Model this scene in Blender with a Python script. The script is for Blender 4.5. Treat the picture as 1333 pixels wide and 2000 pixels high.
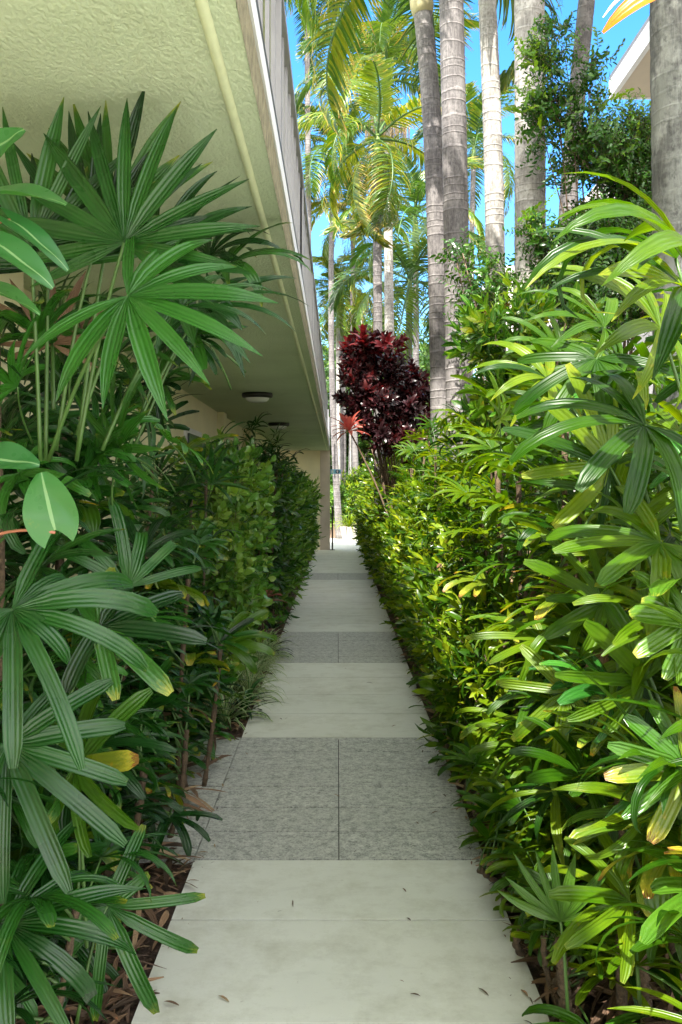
import bpy, math, random
import numpy as np
from mathutils import Vector, Matrix, Euler

# ------------------------------------------------------------------ camera, sky, sun, exposure
scene = bpy.context.scene
for o in list(bpy.data.objects): bpy.data.objects.remove(o)
C = scene.collection
R = math.radians
cam_d = bpy.data.cameras.new('camera'); cam = bpy.data.objects.new('camera', cam_d); C.objects.link(cam)
cam.location = (0, 0, 1.5); cam.rotation_euler = (R(90), 0, 0)
cam_d.sensor_fit = 'VERTICAL'; cam_d.sensor_height = 36; cam_d.lens = 1750/2000*36
cam_d.shift_x = (666.5-660)/2000; cam_d.shift_y = (955-1000)/2000
cam_d.clip_start = 0.05; cam_d.clip_end = 2000
scene.camera = cam
scene.render.resolution_x = 682; scene.render.resolution_y = 1024
SUN = Vector((-.205, -.70, .95)).normalized()          # towards the sun
w = bpy.data.worlds.new('World'); scene.world = w; w.use_nodes = True
nt = w.node_tree; bg = nt.nodes['Background']
sky = nt.nodes.new('ShaderNodeTexSky'); sky.sky_type = 'NISHITA'; sky.sun_disc = False
sky.sun_elevation = math.asin(SUN.z); sky.sun_rotation = math.atan2(SUN.x, SUN.y) % (2*math.pi)
sky.air_density = 0.9; sky.dust_density = 0.1; sky.ozone_density = 3.0
hs = nt.nodes.new('ShaderNodeHueSaturation'); hs.inputs['Saturation'].default_value = 1.3
nt.links.new(sky.outputs[0], hs.inputs['Color'])
# added unseen cloud overhead and behind the camera for white fill; sky ahead kept clear
tc = nt.nodes.new('ShaderNodeTexCoord'); sp_ = nt.nodes.new('ShaderNodeSeparateXYZ'); nt.links.new(tc.outputs['Generated'], sp_.inputs[0])
def wm(op, a, b, c=0.0):
    n = nt.nodes.new('ShaderNodeMath'); n.operation = op; n.use_clamp = op == 'MULTIPLY_ADD'
    for i, v in enumerate((a, b, c)):
        if isinstance(v, bpy.types.NodeSocket): nt.links.new(v, n.inputs[i])
        else: n.inputs[i].default_value = v
    return n.outputs[0]
cn = nt.nodes.new('ShaderNodeTexNoise'); cn.inputs['Scale'].default_value = 2.6; cn.inputs['Detail'].default_value = 6; nt.links.new(tc.outputs['Generated'], cn.inputs['Vector'])
reach = wm('MULTIPLY_ADD', wm('SUBTRACT', sp_.outputs[2], wm('MULTIPLY', sp_.outputs[1], 1.0)), 1.6, .35)   # 1 overhead and behind, 0 low ahead
dens = wm('MULTIPLY_ADD', cn.outputs['Fac'], 3.2, -.85); cover = wm('MULTIPLY', reach, dens)
cm = nt.nodes.new('ShaderNodeMix'); cm.data_type = 'RGBA'; nt.links.new(cover, cm.inputs[0]); nt.links.new(hs.outputs[0], cm.inputs[6]); cm.inputs[7].default_value = (9.5, 9.1, 8.4, 1)
nt.links.new(cm.outputs[2], bg.inputs[0]); bg.inputs[1].default_value = 0.10
sd = bpy.data.lights.new('sun', 'SUN'); sd.energy = 3.0; sd.angle = R(0.53); sd.color = (1, .95, .85)
so = bpy.data.objects.new('sun', sd); C.objects.link(so)
so.rotation_euler = SUN.to_track_quat('Z', 'Y').to_euler(); so.location = (0, -5, 30)
scene.view_settings.view_transform = 'Standard'; scene.view_settings.look = 'None'
scene.view_settings.gamma = 1; scene.view_settings.exposure = 2.52
scene.render.engine = 'CYCLES'
scene.cycles.max_bounces = 10; scene.cycles.diffuse_bounces = 5; scene.cycles.transmission_bounces = 6
scene.cycles.transparent_max_bounces = 6

rng = np.random.default_rng(7); random.seed(7)
U = lambda a, b: float(rng.uniform(a, b))
def P(px, py, Y): return Vector(((px-660)/1750*Y, Y, 1.5-(py-955)/1750*Y))   # a measured point of the place

# ------------------------------------------------------------------ materials
class NT:
    def __init__(s, name):
        s.m = bpy.data.materials.new(name); s.m.use_nodes = True; s.t = s.m.node_tree
        s.b = s.t.nodes['Principled BSDF']; s.out = s.t.nodes['Material Output']
    def n(s, typ, ins=None, **kw):
        nd = s.t.nodes.new('ShaderNode'+typ)
        for k, v in kw.items(): setattr(nd, k, v)
        if ins:
            for k, v in ins.items():
                if isinstance(v, bpy.types.NodeSocket): s.t.links.new(v, nd.inputs[k])
                else: nd.inputs[k].default_value = v
        return nd
    def l(s, a, b): s.t.links.new(a, b)
    def math(s, op, a, b=0.0, c=0.0): return s.n('Math', {0: a, 1: b, 2: c}, operation=op).outputs[0]
    def mix(s, f, a, b, bt='MIX'):
        nd = s.n('Mix', data_type='RGBA', blend_type=bt)
        for i, v in ((0, f), (6, a), (7, b)):
            if isinstance(v, bpy.types.NodeSocket): s.l(v, nd.inputs[i])
            else: nd.inputs[i].default_value = v if i == 0 else (*v[:3], 1)
        return nd.outputs[2]
    def ramp(s, f, stops, interp='LINEAR'):
        nd = s.n('ValToRGB', {0: f}); cr = nd.color_ramp; cr.interpolation = interp
        while len(cr.elements) < len(stops): cr.elements.new(.5)
        for e, (p, c) in zip(cr.elements, stops):
            e.position = p; e.color = (*c, 1) if not isinstance(c, (int, float)) else (c, c, c, 1)
        return nd.outputs[0]
    def noise(s, scale, detail=4, vec=None, rough=.55, **kw):
        nd = s.n('TexNoise', {'Scale': scale, 'Detail': detail, 'Roughness': rough})
        if vec is not None: s.l(vec, nd.inputs['Vector'])
        return nd.outputs['Fac']
    def obj(s): return s.n('TexCoord').outputs['Object']
    def scl(s, v, sc): return s.n('Mapping', {0: v, 3: sc}).outputs[0]
    def bump(s, h, st, dist=.01): s.l(s.n('Bump', {'Height': h, 'Strength': st, 'Distance': dist}).outputs[0], s.b.inputs['Normal'])
    def rough(s, v):
        if isinstance(v, (int, float)): s.b.inputs['Roughness'].default_value = v
        else: s.l(v, s.b.inputs['Roughness'])
    def col(s, c):
        if isinstance(c, tuple): s.b.inputs['Base Color'].default_value = (*c, 1)
        else: s.l(c, s.b.inputs['Base Color'])

def leaf_mat(name, cols, tip=None, tip_at=.9, rough=.34, trans=.32, stripes=4, edge=None, tcol=None, stripe_amt=.22, midrib=None, spec=.5):
    t = NT(name)
    uv = t.n('UVMap').outputs[0]; sep = t.n('SeparateXYZ', {0: uv}); u, v = sep.outputs[0], sep.outputs[1]
    var = t.n('Attribute', attribute_name='var').outputs['Fac']
    rnd = t.n('ObjectInfo').outputs['Random']
    f = t.math('FRACT', t.math('ADD', var, t.math('MULTIPLY', rnd, 3.7)))
    nz = t.noise(9, 3, t.obj())
    f2 = t.math('ADD', t.math('MULTIPLY', f, .8), t.math('MULTIPLY', t.math('SUBTRACT', nz, .5), .7))
    n = len(cols)
    c = t.ramp(f2, [(i/(n-1)*.92+.04, k) for i, k in enumerate(cols)])
    s = t.math('SINE', t.math('MULTIPLY', u, 6.2832*stripes))
    sn = t.math('MULTIPLY_ADD', s, .5, .5)
    c = t.mix(t.math('MULTIPLY', sn, stripe_amt), c, t.mix(1.0, c, (1.5, 1.45, 1.3), 'MULTIPLY'))
    if midrib:
        mr = t.math('LESS_THAN', t.math('ABSOLUTE', t.math('SUBTRACT', u, .5)), .035)
        c = t.mix(t.math('MULTIPLY', mr, .7), c, midrib)
    if edge:
        e = t.math('GREATER_THAN', t.math('ABSOLUTE', t.math('SUBTRACT', u, .5)), .27)
        c = t.mix(e, c, edge)
    if tip:
        nn = t.noise(30, 5, t.n('CombineXYZ', {0: t.math('MULTIPLY', u, .35), 1: t.math('MULTIPLY', v, .5), 2: t.math('MULTIPLY', f, 9.0)}).outputs[0], .7)
        k = t.math('ADD', v, t.math('ADD', t.math('MULTIPLY', t.math('SUBTRACT', nn, .5), .5), t.math('MULTIPLY', t.math('SUBTRACT', f, .5), .40)))
        k1 = t.n('MapRange', {0: k, 1: tip_at-.16, 2: tip_at+.03}).outputs[0]
        c = t.mix(k1, c, tip[0])
        k2 = t.n('MapRange', {0: k, 1: tip_at+.03, 2: tip_at+.06}).outputs[0]
        c = t.mix(k2, c, tip[1])
    bl_ = t.math('MULTIPLY', t.ramp(t.noise(26, 5, t.obj(), .7), [(.60, 0), (.66, 1)]), t.math('GREATER_THAN', f, .62))
    c = t.mix(t.math('MULTIPLY', bl_, .55), c, t.mix(1.0, c, (2.2, 1.1, .8), 'MULTIPLY'))
    t.col(c); t.b.inputs['IOR'].default_value = 1.48; t.b.inputs['Specular IOR Level'].default_value = spec
    t.rough(t.math('MULTIPLY_ADD', nz, .30, rough-.22))
    t.bump(sn, .5, .0025)
    tr = t.n('BsdfTranslucent', {0: t.mix(1.0, c, tcol or (2.1, 1.9, .6), 'MULTIPLY')})
    mx = t.n('MixShader', {0: trans}); t.l(t.b.outputs[0], mx.inputs[1]); t.l(tr.outputs[0], mx.inputs[2])
    t.l(mx.outputs[0], t.out.inputs[0])
    return t.m

M = {}
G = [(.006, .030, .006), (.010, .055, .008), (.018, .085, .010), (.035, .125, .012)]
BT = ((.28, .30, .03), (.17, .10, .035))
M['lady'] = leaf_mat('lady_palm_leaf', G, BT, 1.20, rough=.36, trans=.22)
M['lady_sun'] = leaf_mat('sunlit_lady_palm_leaf', [(.010, .045, .002), (.032, .092, .002), (.078, .145, .003), (.15, .22, .004)], BT, 1.20, rough=.40, trans=.36, tcol=(2.4, 2.0, .35), spec=.32)  # paler, yellower copy of the lady palm leaf with sunlight put into its colour
M['lady_fresh'] = leaf_mat('fresh_lady_palm_leaf', [(.02, .10, .012), (.035, .15, .016), (.05, .18, .02)], BT, 1.22, rough=.36, trans=.28)
M['lady_yellow'] = leaf_mat('yellowing_lady_palm_leaf', [(.035, .11, .008), (.07, .15, .010), (.15, .18, .012)], ((.40, .36, .04), (.20, .10, .03)), 1.06, trans=.3)
M['lady_dead'] = leaf_mat('dead_lady_palm_leaf', [(.10, .05, .03), (.16, .09, .05), (.22, .15, .08)], rough=.6, trans=.1, tcol=(1.2, 1, .8))
M['feather'] = leaf_mat('feather_palm_leaf', [(.02, .06, .012), (.04, .10, .014), (.075, .145, .016), (.15, .20, .02)], ((.30, .27, .04), (.28, .17, .07)), .97, rough=.40, trans=.28, stripes=1, tcol=(1.9, 1.7, .5))
M['feather_y'] = leaf_mat('yellow_feather_palm_leaf', [(.04, .095, .008), (.10, .155, .010), (.21, .21, .014)], ((.40, .32, .05), (.35, .22, .08)), .95, rough=.42, trans=.3, stripes=1)
M['murraya'] = leaf_mat('small_glossy_leaf', [(.014, .055, .008), (.026, .09, .009), (.045, .13, .011), (.12, .22, .012)], rough=.34, trans=.25, stripes=1, stripe_amt=.15)
M['young'] = leaf_mat('young_yellow_green_leaf', [(.09, .22, .01), (.2, .32, .015)], rough=.4, trans=.4, stripes=1, stripe_amt=.15)
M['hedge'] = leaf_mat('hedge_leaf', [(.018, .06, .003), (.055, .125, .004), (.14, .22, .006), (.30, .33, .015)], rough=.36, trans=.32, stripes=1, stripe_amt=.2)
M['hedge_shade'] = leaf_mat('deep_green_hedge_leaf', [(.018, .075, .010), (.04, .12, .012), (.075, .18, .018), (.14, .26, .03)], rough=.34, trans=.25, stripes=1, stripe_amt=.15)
M['ixora'] = leaf_mat('ixora_leaf', [(.02, .08, .008), (.04, .13, .01), (.09, .19, .012), (.24, .24, .02)], rough=.36, trans=.32, stripes=1, midrib=(.3, .35, .08))
M['clusia'] = leaf_mat('rounded_shrub_leaf', [(.04, .13, .02), (.09, .22, .03), (.17, .31, .05), (.27, .38, .08)], rough=.33, trans=.25, stripes=1, stripe_amt=.15, midrib=(.2, .3, .1))
M['burgundy'] = leaf_mat('burgundy_leaf', [(.014, .008, .009), (.026, .009, .012), (.045, .012, .015), (.09, .016, .016)], rough=.32, trans=.25, stripes=1, stripe_amt=.2, tcol=(2.5, .9, .8))
M['redtop'] = leaf_mat('red_leaf', [(.03, .008, .010), (.08, .010, .013), (.18, .014, .018)], rough=.34, trans=.3, stripes=1, stripe_amt=.2, tcol=(2, .9, .8))
M['pinkorange'] = leaf_mat('pink_orange_leaf', [(.55, .12, .12), (.75, .28, .22), (.80, .34, .10)], rough=.38, trans=.3, stripes=1, stripe_amt=.3, tcol=(1.5, 1.2, 1))
M['pinkleaf'] = leaf_mat('dusty_pink_leaf', [(.20, .04, .04), (.42, .13, .12), (.50, .22, .18)], rough=.4, trans=.25, stripes=1, edge=(.16, .12, .05), tcol=(1.5, 1.2, 1))
M['varieg'] = leaf_mat('cream_edged_leaf', [(.07, .18, .04), (.12, .25, .06)], rough=.4, trans=.3, stripes=1, stripe_amt=.1, edge=(.50, .56, .34), tcol=(1.3, 1.2, .8))
M['strap'] = leaf_mat('dark_strap_leaf', [(.010, .035, .010), (.02, .07, .016), (.035, .10, .02)], rough=.3, trans=.15, stripes=2)
M['philo'] = leaf_mat('heart_shaped_leaf', [(.03, .13, .035), (.055, .19, .045)], rough=.38, trans=.3, stripes=1, stripe_amt=.1, midrib=(.25, .42, .2))
M['tree'] = leaf_mat('tree_leaf', [(.02, .06, .012), (.035, .10, .016), (.07, .15, .02), (.15, .23, .03)], rough=.45, trans=.3, stripes=1)
M['litter'] = leaf_mat('leaf_litter', [(.05, .03, .018), (.13, .075, .045), (.26, .16, .09), (.42, .33, .19)], rough=.75, trans=.05, stripes=3, tcol=(1, 1, 1))
M['orange'] = leaf_mat('orange_bract', [(.62, .12, .004), (.75, .18, .008)], rough=.4, trans=.35, stripes=3, tcol=(1.1, 1, .8), stripe_amt=.15)

def simple(name, c, rough=.6, metal=0.0, nscale=None, namt=.15, bump=0, bscale=60, bdist=.004):
    t = NT(name); o = t.obj()
    if nscale:
        nz = t.noise(nscale, 5, o)
        t.col(t.mix(t.ramp(nz, [(.3, 0), (.7, 1)]), tuple(k*(1-namt) for k in c), tuple(min(1, k*(1+namt)) for k in c)))
    else: t.col(c)
    t.rough(rough); t.b.inputs['Metallic'].default_value = metal
    if bump: t.bump(t.noise(bscale, 4, o), bump, bdist)
    return t.m

def m_ceiling():
    t = NT('textured_render'); o = t.obj()
    big = t.noise(1.3, 4, o); fine = t.noise(95, 3, t.scl(o, (1, .55, 1)), .6); mid = t.noise(14, 4, o)
    c = t.mix(t.ramp(big, [(.35, 0), (.68, 1)]), (.53, .60, .42), (.62, .69, .50))
    c = t.mix(t.ramp(mid, [(.5, 0), (.85, .12)]), c, (.48, .50, .37))
    wv = t.noise(3.4, 6, t.scl(o, (1, .25, 1)), .7); c = t.mix(t.ramp(wv, [(.56, 0), (.60, .14), (.66, 0)]), c, (.30, .29, .18))
    t.col(c); t.rough(.75)
    t.bump(t.ramp(fine, [(.3, 0), (.62, 1)]), .6, .0045); return t.m
M['ceiling'] = m_ceiling()
M['wall'] = simple('cream_painted_render', (.76, .70, .46), .75, 0, 2.5, .08, .5, 90)
M['bead'] = simple('painted_bead', (.66, .70, .46), .6, 0, 20, .06, .3, 60)
M['rawedge'] = simple('raw_concrete_edge', (.20, .18, .11), .9, 0, 25, .35, 1.0, 60, .01)
M['white'] = simple('white_powder_coat', (.72, .72, .74), .4, 0, 8, .05)
M['dark'] = simple('dark_bronze_metal', (.025, .022, .02), .4, .3, 10, .2)
M['railgrey'] = simple('grey_rail_paint', (.26, .255, .28), .35, .2, 10, .08)
M['column'] = simple('beige_column_render', (.50, .42, .34), .8, 0, 5, .08, .4, 70)
M['pot'] = simple('white_pot', (.60, .54, .48), .55, 0, 9, .05, .2, 60)
M['glass'] = simple('frosted_glass', (.75, .76, .72), .25, 0, 6, .03)
M['house'] = simple('white_house_wall', (.70, .64, .60), .7, 0, 2, .06, .2, 80)
M['soffit'] = simple('soffit_board', (.55, .46, .36), .6, 0, 3, .05)
M['pane'] = simple('window_pane', (.03, .045, .06), .06)
M['roofm'] = simple('grey_roof', (.16, .16, .17), .6, 0, 6, .1)
M['soil'] = simple('potting_soil', (.03, .02, .014), .95, 0, 30, .4, .8, 60)
M['cane'] = simple('fibrous_cane', (.09, .06, .035), .9, 0, 60, .5, 1.0, 150, .006)
M['petiole'] = simple('green_stalk', (.055, .12, .025), .4, 0, 12, .25)
M['twig'] = simple('brown_twig', (.13, .085, .055), .85, 0, 40, .35, .6, 90)
M['redstem'] = simple('reddish_stalk', (.30, .11, .06), .5, 0, 20, .2)
M['shaft'] = simple('crownshaft_green', (.20, .30, .08), .35, 0, 5, .25)
M['shaft_tan'] = simple('crownshaft_tan', (.36, .31, .17), .5, 0, 6, .25)
M['inflo'] = simple('dry_flower_strands', (.48, .36, .22), .8, 0, 30, .3)

def m_trunk(name, dark, light, lichen, rings=True, lamt=.55):
    t = NT(name); o = t.obj(); z = t.n('SeparateXYZ', {0: o}).outputs[2]
    wob = t.noise(5, 3, o)
    low = t.n('TexNoise', {'Scale': 1.7, 'Detail': 2.0}, noise_dimensions='1D'); t.l(z, low.inputs['W'])
    zz = t.math('ADD', z, t.math('ADD', t.math('MULTIPLY', wob, .05), t.math('MULTIPLY', low.outputs['Fac'], .55)))
    ring = t.math('FRACT', t.math('MULTIPLY', zz, 8.3))
    rl = t.ramp(ring, [(.0, 1), (.07, .75), (.12, 0), (.8, 0), (.93, .3), (1, 1)])
    streak = t.noise(60, 4, t.scl(o, (1, 1, .12)), .7)
    patch = t.noise(4.5, 6, t.scl(o, (1, 1, .5)), .65); spots = t.noise(34, 4, o, .6)
    c = t.mix(t.ramp(streak, [(.32, 0), (.68, 1)]), dark, light)
    lf = t.ramp(t.math('ADD', patch, t.math('MULTIPLY', t.math('SUBTRACT', spots, .5), .5)), [(.42, 0), (.6, lamt)])
    c = t.mix(lf, c, lichen)
    c = t.mix(t.ramp(t.noise(26, 5, t.scl(o, (1, 1, .6)), .7), [(.56, 0), (.68, .65)]), c, tuple(k*.55 for k in dark))
    if rings: c = t.mix(t.math('MULTIPLY', t.math('MULTIPLY', rl, .42), t.ramp(t.noise(3.1, 4, o), [(.35, .2), (.65, 1)])), c, tuple(min(1, k*1.5) for k in light))
    t.col(c); t.rough(.85)
    h = t.math('ADD', t.math('MULTIPLY', rl, .8 if rings else .2), t.math('MULTIPLY', streak, .7))
    t.bump(h, .8, .012); return t.m
M['trunk'] = m_trunk('ringed_palm_trunk', (.055, .05, .052), (.155, .14, .138), (.27, .25, .245))  # tone darkened in place of shade on the leftmost big trunks
M['trunk_pale'] = m_trunk('pale_palm_trunk', (.17, .155, .14), (.34, .32, .295), (.50, .48, .45), True, .8)
M['trunk_lichen'] = m_trunk('lichened_palm_trunk', (.055, .056, .052), (.14, .14, .13), (.25, .26, .235), False, .75)  # base tone lowered to stand for crown shade on the near trunk
M['bark'] = m_trunk('tree_bark', (.12, .09, .07), (.24, .19, .15), (.34, .32, .28), False, .4)

def m_tile():
    t = NT('pale_porcelain_tile'); o = t.obj()
    a = t.noise(1.6, 6, o, .6); b = t.noise(7, 6, t.scl(o, (1, 2.4, 1)), .65); r = t.n('ObjectInfo').outputs['Random']
    var = t.n('Attribute', attribute_name='var').outputs['Fac']
    c = t.mix(t.ramp(a, [(.3, 0), (.7, 1)]), (.64, .66, .60), (.75, .77, .71))
    c = t.mix(t.ramp(b, [(.52, 0), (.8, .45)]), c, (.46, .465, .42))
    c = t.mix(t.math('MULTIPLY', var, .2), c, (.74, .72, .62))
    c = t.mix(t.ramp(t.noise(150, 2, o), [(.62, 0), (.8, .25)]), c, (.28, .27, .24))
    st = t.ramp(t.noise(3.2, 8, o, .75), [(.46, 0), (.68, .6)]); c = t.mix(st, c, (.40, .40, .31))
    c = t.mix(t.ramp(t.noise(38, 4, o, .7), [(.66, 0), (.74, .35)]), c, (.22, .20, .15))
    t.col(c); t.rough(t.math('MULTIPLY_ADD', b, .3, .35)); t.bump(t.noise(120, 3, o), .12, .002); return t.m
def m_grey():
    t = NT('grey_fossil_stone_tile'); o = t.obj()
    a = t.noise(22, 10, t.scl(o, (1, .9, 1)), .8)
    vo = t.n('TexVoronoi', {'Vector': t.scl(o, (1, .8, 1)), 'Scale': 30.0, 'Randomness': 1.0}); v = vo.outputs['Distance']
    ce = t.n('TexVoronoi', {'Vector': o, 'Scale': 75.0}); cs = t.n('SeparateColor', {0: ce.outputs['Color']}).outputs[0]
    ce2 = t.n('TexVoronoi', {'Vector': t.scl(o, (1, 1.3, 1)), 'Scale': 190.0}); cs2 = t.n('SeparateColor', {0: ce2.outputs['Color']}).outputs[1]
    a2 = t.math('ADD', a, t.math('ADD', t.math('MULTIPLY', t.math('SUBTRACT', cs, .5), .16), t.math('MULTIPLY', t.math('SUBTRACT', cs2, .5), .20)))
    c = t.ramp(a2, [(.32, (.18, .185, .175)), (.46, (.38, .39, .365)), (.56, (.50, .51, .48)), (.72, (.68, .68, .63))])
    flecks = t.math('MULTIPLY', t.ramp(v, [(.2, 1), (.3, 0)]), t.ramp(t.noise(14, 3, o), [(.5, 0), (.56, 1)]))
    c = t.mix(t.math('MULTIPLY', flecks, .6), c, (.60, .60, .55))
    c = t.mix(t.ramp(t.noise(11, 8, o, .75), [(.56, 0), (.66, .55)]), c, (.10, .105, .10))
    var = t.n('Attribute', attribute_name='var').outputs['Fac']
    c = t.mix(t.math('MULTIPLY', var, .22), c, (.34, .35, .32))
    t.col(c); t.rough(.5); t.bump(a, .2, .003); return t.m
def m_mulch():
    t = NT('bark_mulch'); o = t.obj()
    a = t.noise(45, 8, o, .75); b = t.n('TexVoronoi', {'Vector': t.scl(o, (1, .4, 1)), 'Scale': 40.0}).outputs['Distance']
    c = t.ramp(a, [(.3, (.018, .012, .008)), (.5, (.07, .042, .026)), (.68, (.17, .10, .065)), (.8, (.30, .21, .14))])
    t.col(c); t.rough(.95); t.bump(t.math('ADD', a, b), 1.0, .03); return t.m
M['tile'] = m_tile(); M['grey'] = m_grey(); M['mulch'] = m_mulch()
M['grout'] = simple('dark_grout', (.035, .035, .03), .9)

# ------------------------------------------------------------------ geometry helpers
class Geo:
    def __init__(s): s.V = []; s.F = []; s.UV = []; s.var = []; s.mi = []; s.n = 0
    def raw(s, V, F, UV, var, mi=0):
        V = np.asarray(V, float).reshape(-1, 3); F = np.asarray(F).reshape(-1, 4)
        s.V.append(V); s.F.append(F+s.n); s.UV.append(np.asarray(UV, float).reshape(-1, 2))
        s.var.append(np.broadcast_to(np.asarray(var, float), (len(V),))); s.mi.append(np.full(len(F), mi)); s.n += len(V)
    def grid(s, Pn, var=0.0, mi=0, closed=False):
        n, m = Pn.shape[:2]; idx = np.arange(n*m).reshape(n, m)
        mm = m if closed else m-1
        a = idx[:-1, :]; b = idx[1:, :]
        j = np.arange(mm); j2 = (j+1) % m
        F = np.stack([a[:, j], a[:, j2], b[:, j2], b[:, j]], -1).reshape(-1, 4)
        vv, uu = np.meshgrid(np.linspace(0, 1, n), np.linspace(0, 1, m), indexing='ij')
        s.raw(Pn, F, np.stack([uu, vv], -1), var, mi)
    def tube(s, pts, rad, sides=8, mi=0, var=0.0, cap=True):
        pts = np.asarray(pts, float); n = len(pts); rad = np.broadcast_to(np.asarray(rad, float), (n,))
        T = np.gradient(pts, axis=0); T /= np.linalg.norm(T, axis=1)[:, None]+1e-9
        up = np.array([0, 0, 1.]) if abs(T[0][2]) < .9 else np.array([1., 0, 0])
        A = np.cross(T, up); A /= np.linalg.norm(A, axis=1)[:, None]+1e-9; B = np.cross(T, A)
        a = np.linspace(0, 2*np.pi, sides, endpoint=False)
        G_ = pts[:, None]+rad[:, None, None]*(np.cos(a)[None, :, None]*A[:, None]+np.sin(a)[None, :, None]*B[:, None])
        if cap: G_ = np.concatenate([np.repeat(pts[:1, None], sides, 1), G_, np.repeat(pts[-1:, None], sides, 1)], 0)
        s.grid(G_, var, mi, True)
    def box(s, x0, x1, y0, y1, z0, z1, mi=0, var=0.0, bev=0):
        v = np.array([[x, y, z] for x in (x0, x1) for y in (y0, y1) for z in (z0, z1)])
        F = [[0, 1, 3, 2], [4, 6, 7, 5], [0, 4, 5, 1], [2, 3, 7, 6], [0, 2, 6, 4], [1, 5, 7, 3]]
        s.raw(v, F, v[:, :2], var, mi)
    def cloud(s, g, mats, var=None, mi=None):
        """copies of the geometry g under (N,4,4) matrices"""
        V = np.concatenate(g.V); F = np.concatenate(g.F); UV = np.concatenate(g.UV); va = np.concatenate(g.var); gm = np.concatenate(g.mi)
        N = len(mats); mats = np.asarray(mats)
        VV = np.einsum('nij,vj->nvi', mats[:, :3, :3], V)+mats[:, None, :3, 3]
        FF = F[None]+(np.arange(N)*len(V))[:, None, None]
        if var is None: var = rng.random(N)
        vv = (va[None]+np.asarray(var)[:, None]) % 1.0
        s.V.append(VV.reshape(-1, 3)); s.F.append(FF.reshape(-1, 4)+s.n); s.UV.append(np.tile(UV, (N, 1)))
        s.var.append(vv.reshape(-1)); s.mi.append(np.tile(gm, N) if mi is None else np.full(N*len(F), mi)); s.n += N*len(V)
    def mesh(s, name, mats, smooth=True):
        V = np.concatenate(s.V); F = np.concatenate(s.F); UV = np.concatenate(s.UV); va = np.concatenate(s.var); mi = np.concatenate(s.mi)
        me = bpy.data.meshes.new(name)
        me.vertices.add(len(V)); me.vertices.foreach_set('co', V.astype('f').ravel())
        me.loops.add(F.size); me.loops.foreach_set('vertex_index', F.astype('i').ravel())
        me.polygons.add(len(F)); me.polygons.foreach_set('loop_start', (np.arange(len(F))*4).astype('i'))
        me.polygons.foreach_set('loop_total', np.full(len(F), 4, 'i'))
        me.polygons.foreach_set('material_index', mi.astype('i'))
        me.polygons.foreach_set('use_smooth', np.full(len(F), smooth, bool))
        uvl = me.uv_layers.new(name='UVMap'); uvl.data.foreach_set('uv', UV[F.ravel()].astype('f').ravel())
        at = me.attributes.new('var', 'FLOAT', 'POINT'); at.data.foreach_set('value', va.astype('f'))
        for m in (mats if isinstance(mats, (list, tuple)) else [mats]): me.materials.append(m)
        me.update(calc_edges=True); me.validate(); return me

def link(name, me, parent=None, mat=None):
    o = bpy.data.objects.new(name, me); C.objects.link(o)
    if parent: o.parent = parent
    if mat is not None: o.matrix_basis = mat
    return o
def part(name, g, mats, parent=None, mat=None, smooth=True): return link(name, g.mesh(name, mats, smooth), parent, mat)
def tag(o, label=None, cat=None, group=None, kind=None):
    if label: o['label'] = label
    if cat: o['category'] = cat
    if group: o['group'] = group
    if kind: o['kind'] = kind
    return o
def thing(name, loc, label, cat, group=None):
    o = bpy.data.objects.new(name, None); C.objects.link(o); o.location = loc; o.empty_display_size = .1
    return tag(o, label, cat, group)
def frame(loc, fwd, up, s=1.0, np_=False):
    """matrix with local +Y along fwd and +Z near up"""
    y = Vector(fwd).normalized(); x = y.cross(Vector(up)).normalized(); z = x.cross(y)
    m = Matrix(((x.x*s, y.x*s, z.x*s, loc[0]), (x.y*s, y.y*s, z.y*s, loc[1]), (x.z*s, y.z*s, z.z*s, loc[2]), (0, 0, 0, 1)))
    return np.array(m) if np_ else m

def ribbon(g, start, d, side0, L, W, prof, th0, bend, fold=.2, n=8, m=5, var=0.0, mi=0, twist=0.0, power=1.6, pleat=.03):
    """a strap that starts at `start`, heads along d and lifts th0 towards z then bends down"""
    d = np.array(d, float); z = np.array([0, 0, 1.])
    t = np.linspace(0, 1, n); th = th0-bend*t**power
    dirs = np.cos(th)[:, None]*d+np.sin(th)[:, None]*z
    c = np.zeros((n, 3)); c[1:] = np.cumsum((dirs[1:]+dirs[:-1])/2*(L/(n-1)), 0); c += np.asarray(start)
    nr = -np.sin(th)[:, None]*d+np.cos(th)[:, None]*z
    sd = np.broadcast_to(np.asarray(side0, float), (n, 3))
    if twist:
        a = twist*t; sd, nr = np.cos(a)[:, None]*sd+np.sin(a)[:, None]*nr, -np.sin(a)[:, None]*sd+np.cos(a)[:, None]*nr
    w = W/2*np.array([prof(x) for x in t]); u = np.linspace(-1, 1, m)
    lift = (fold*np.abs(u)-pleat*np.cos(3*np.pi*u))
    Pn = c[:, None]+u[None, :, None]*w[:, None, None]*sd[:, None]+(lift[None, :]*w[:, None])[..., None]*nr[:, None]
    g.grid(Pn, var, mi)

prof_blunt = lambda t: min(1, .10+t*3.6)*(1 if t < .8 else 1-.5*((t-.8)/.2)**2) if t < .999 else .42
prof_point = lambda t: min(1, .10+t*3.2)*(1 if t < .55 else max(.04, 1-((t-.55)/.45)**1.7))
prof_leaf = lambda t: max(.06, math.sin(math.pi*min(1, t*.93+.05))**.75)
prof_ovate = lambda t: max(.08, math.sin(math.pi*(t*.92+.05)**1.15)**.62)

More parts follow.
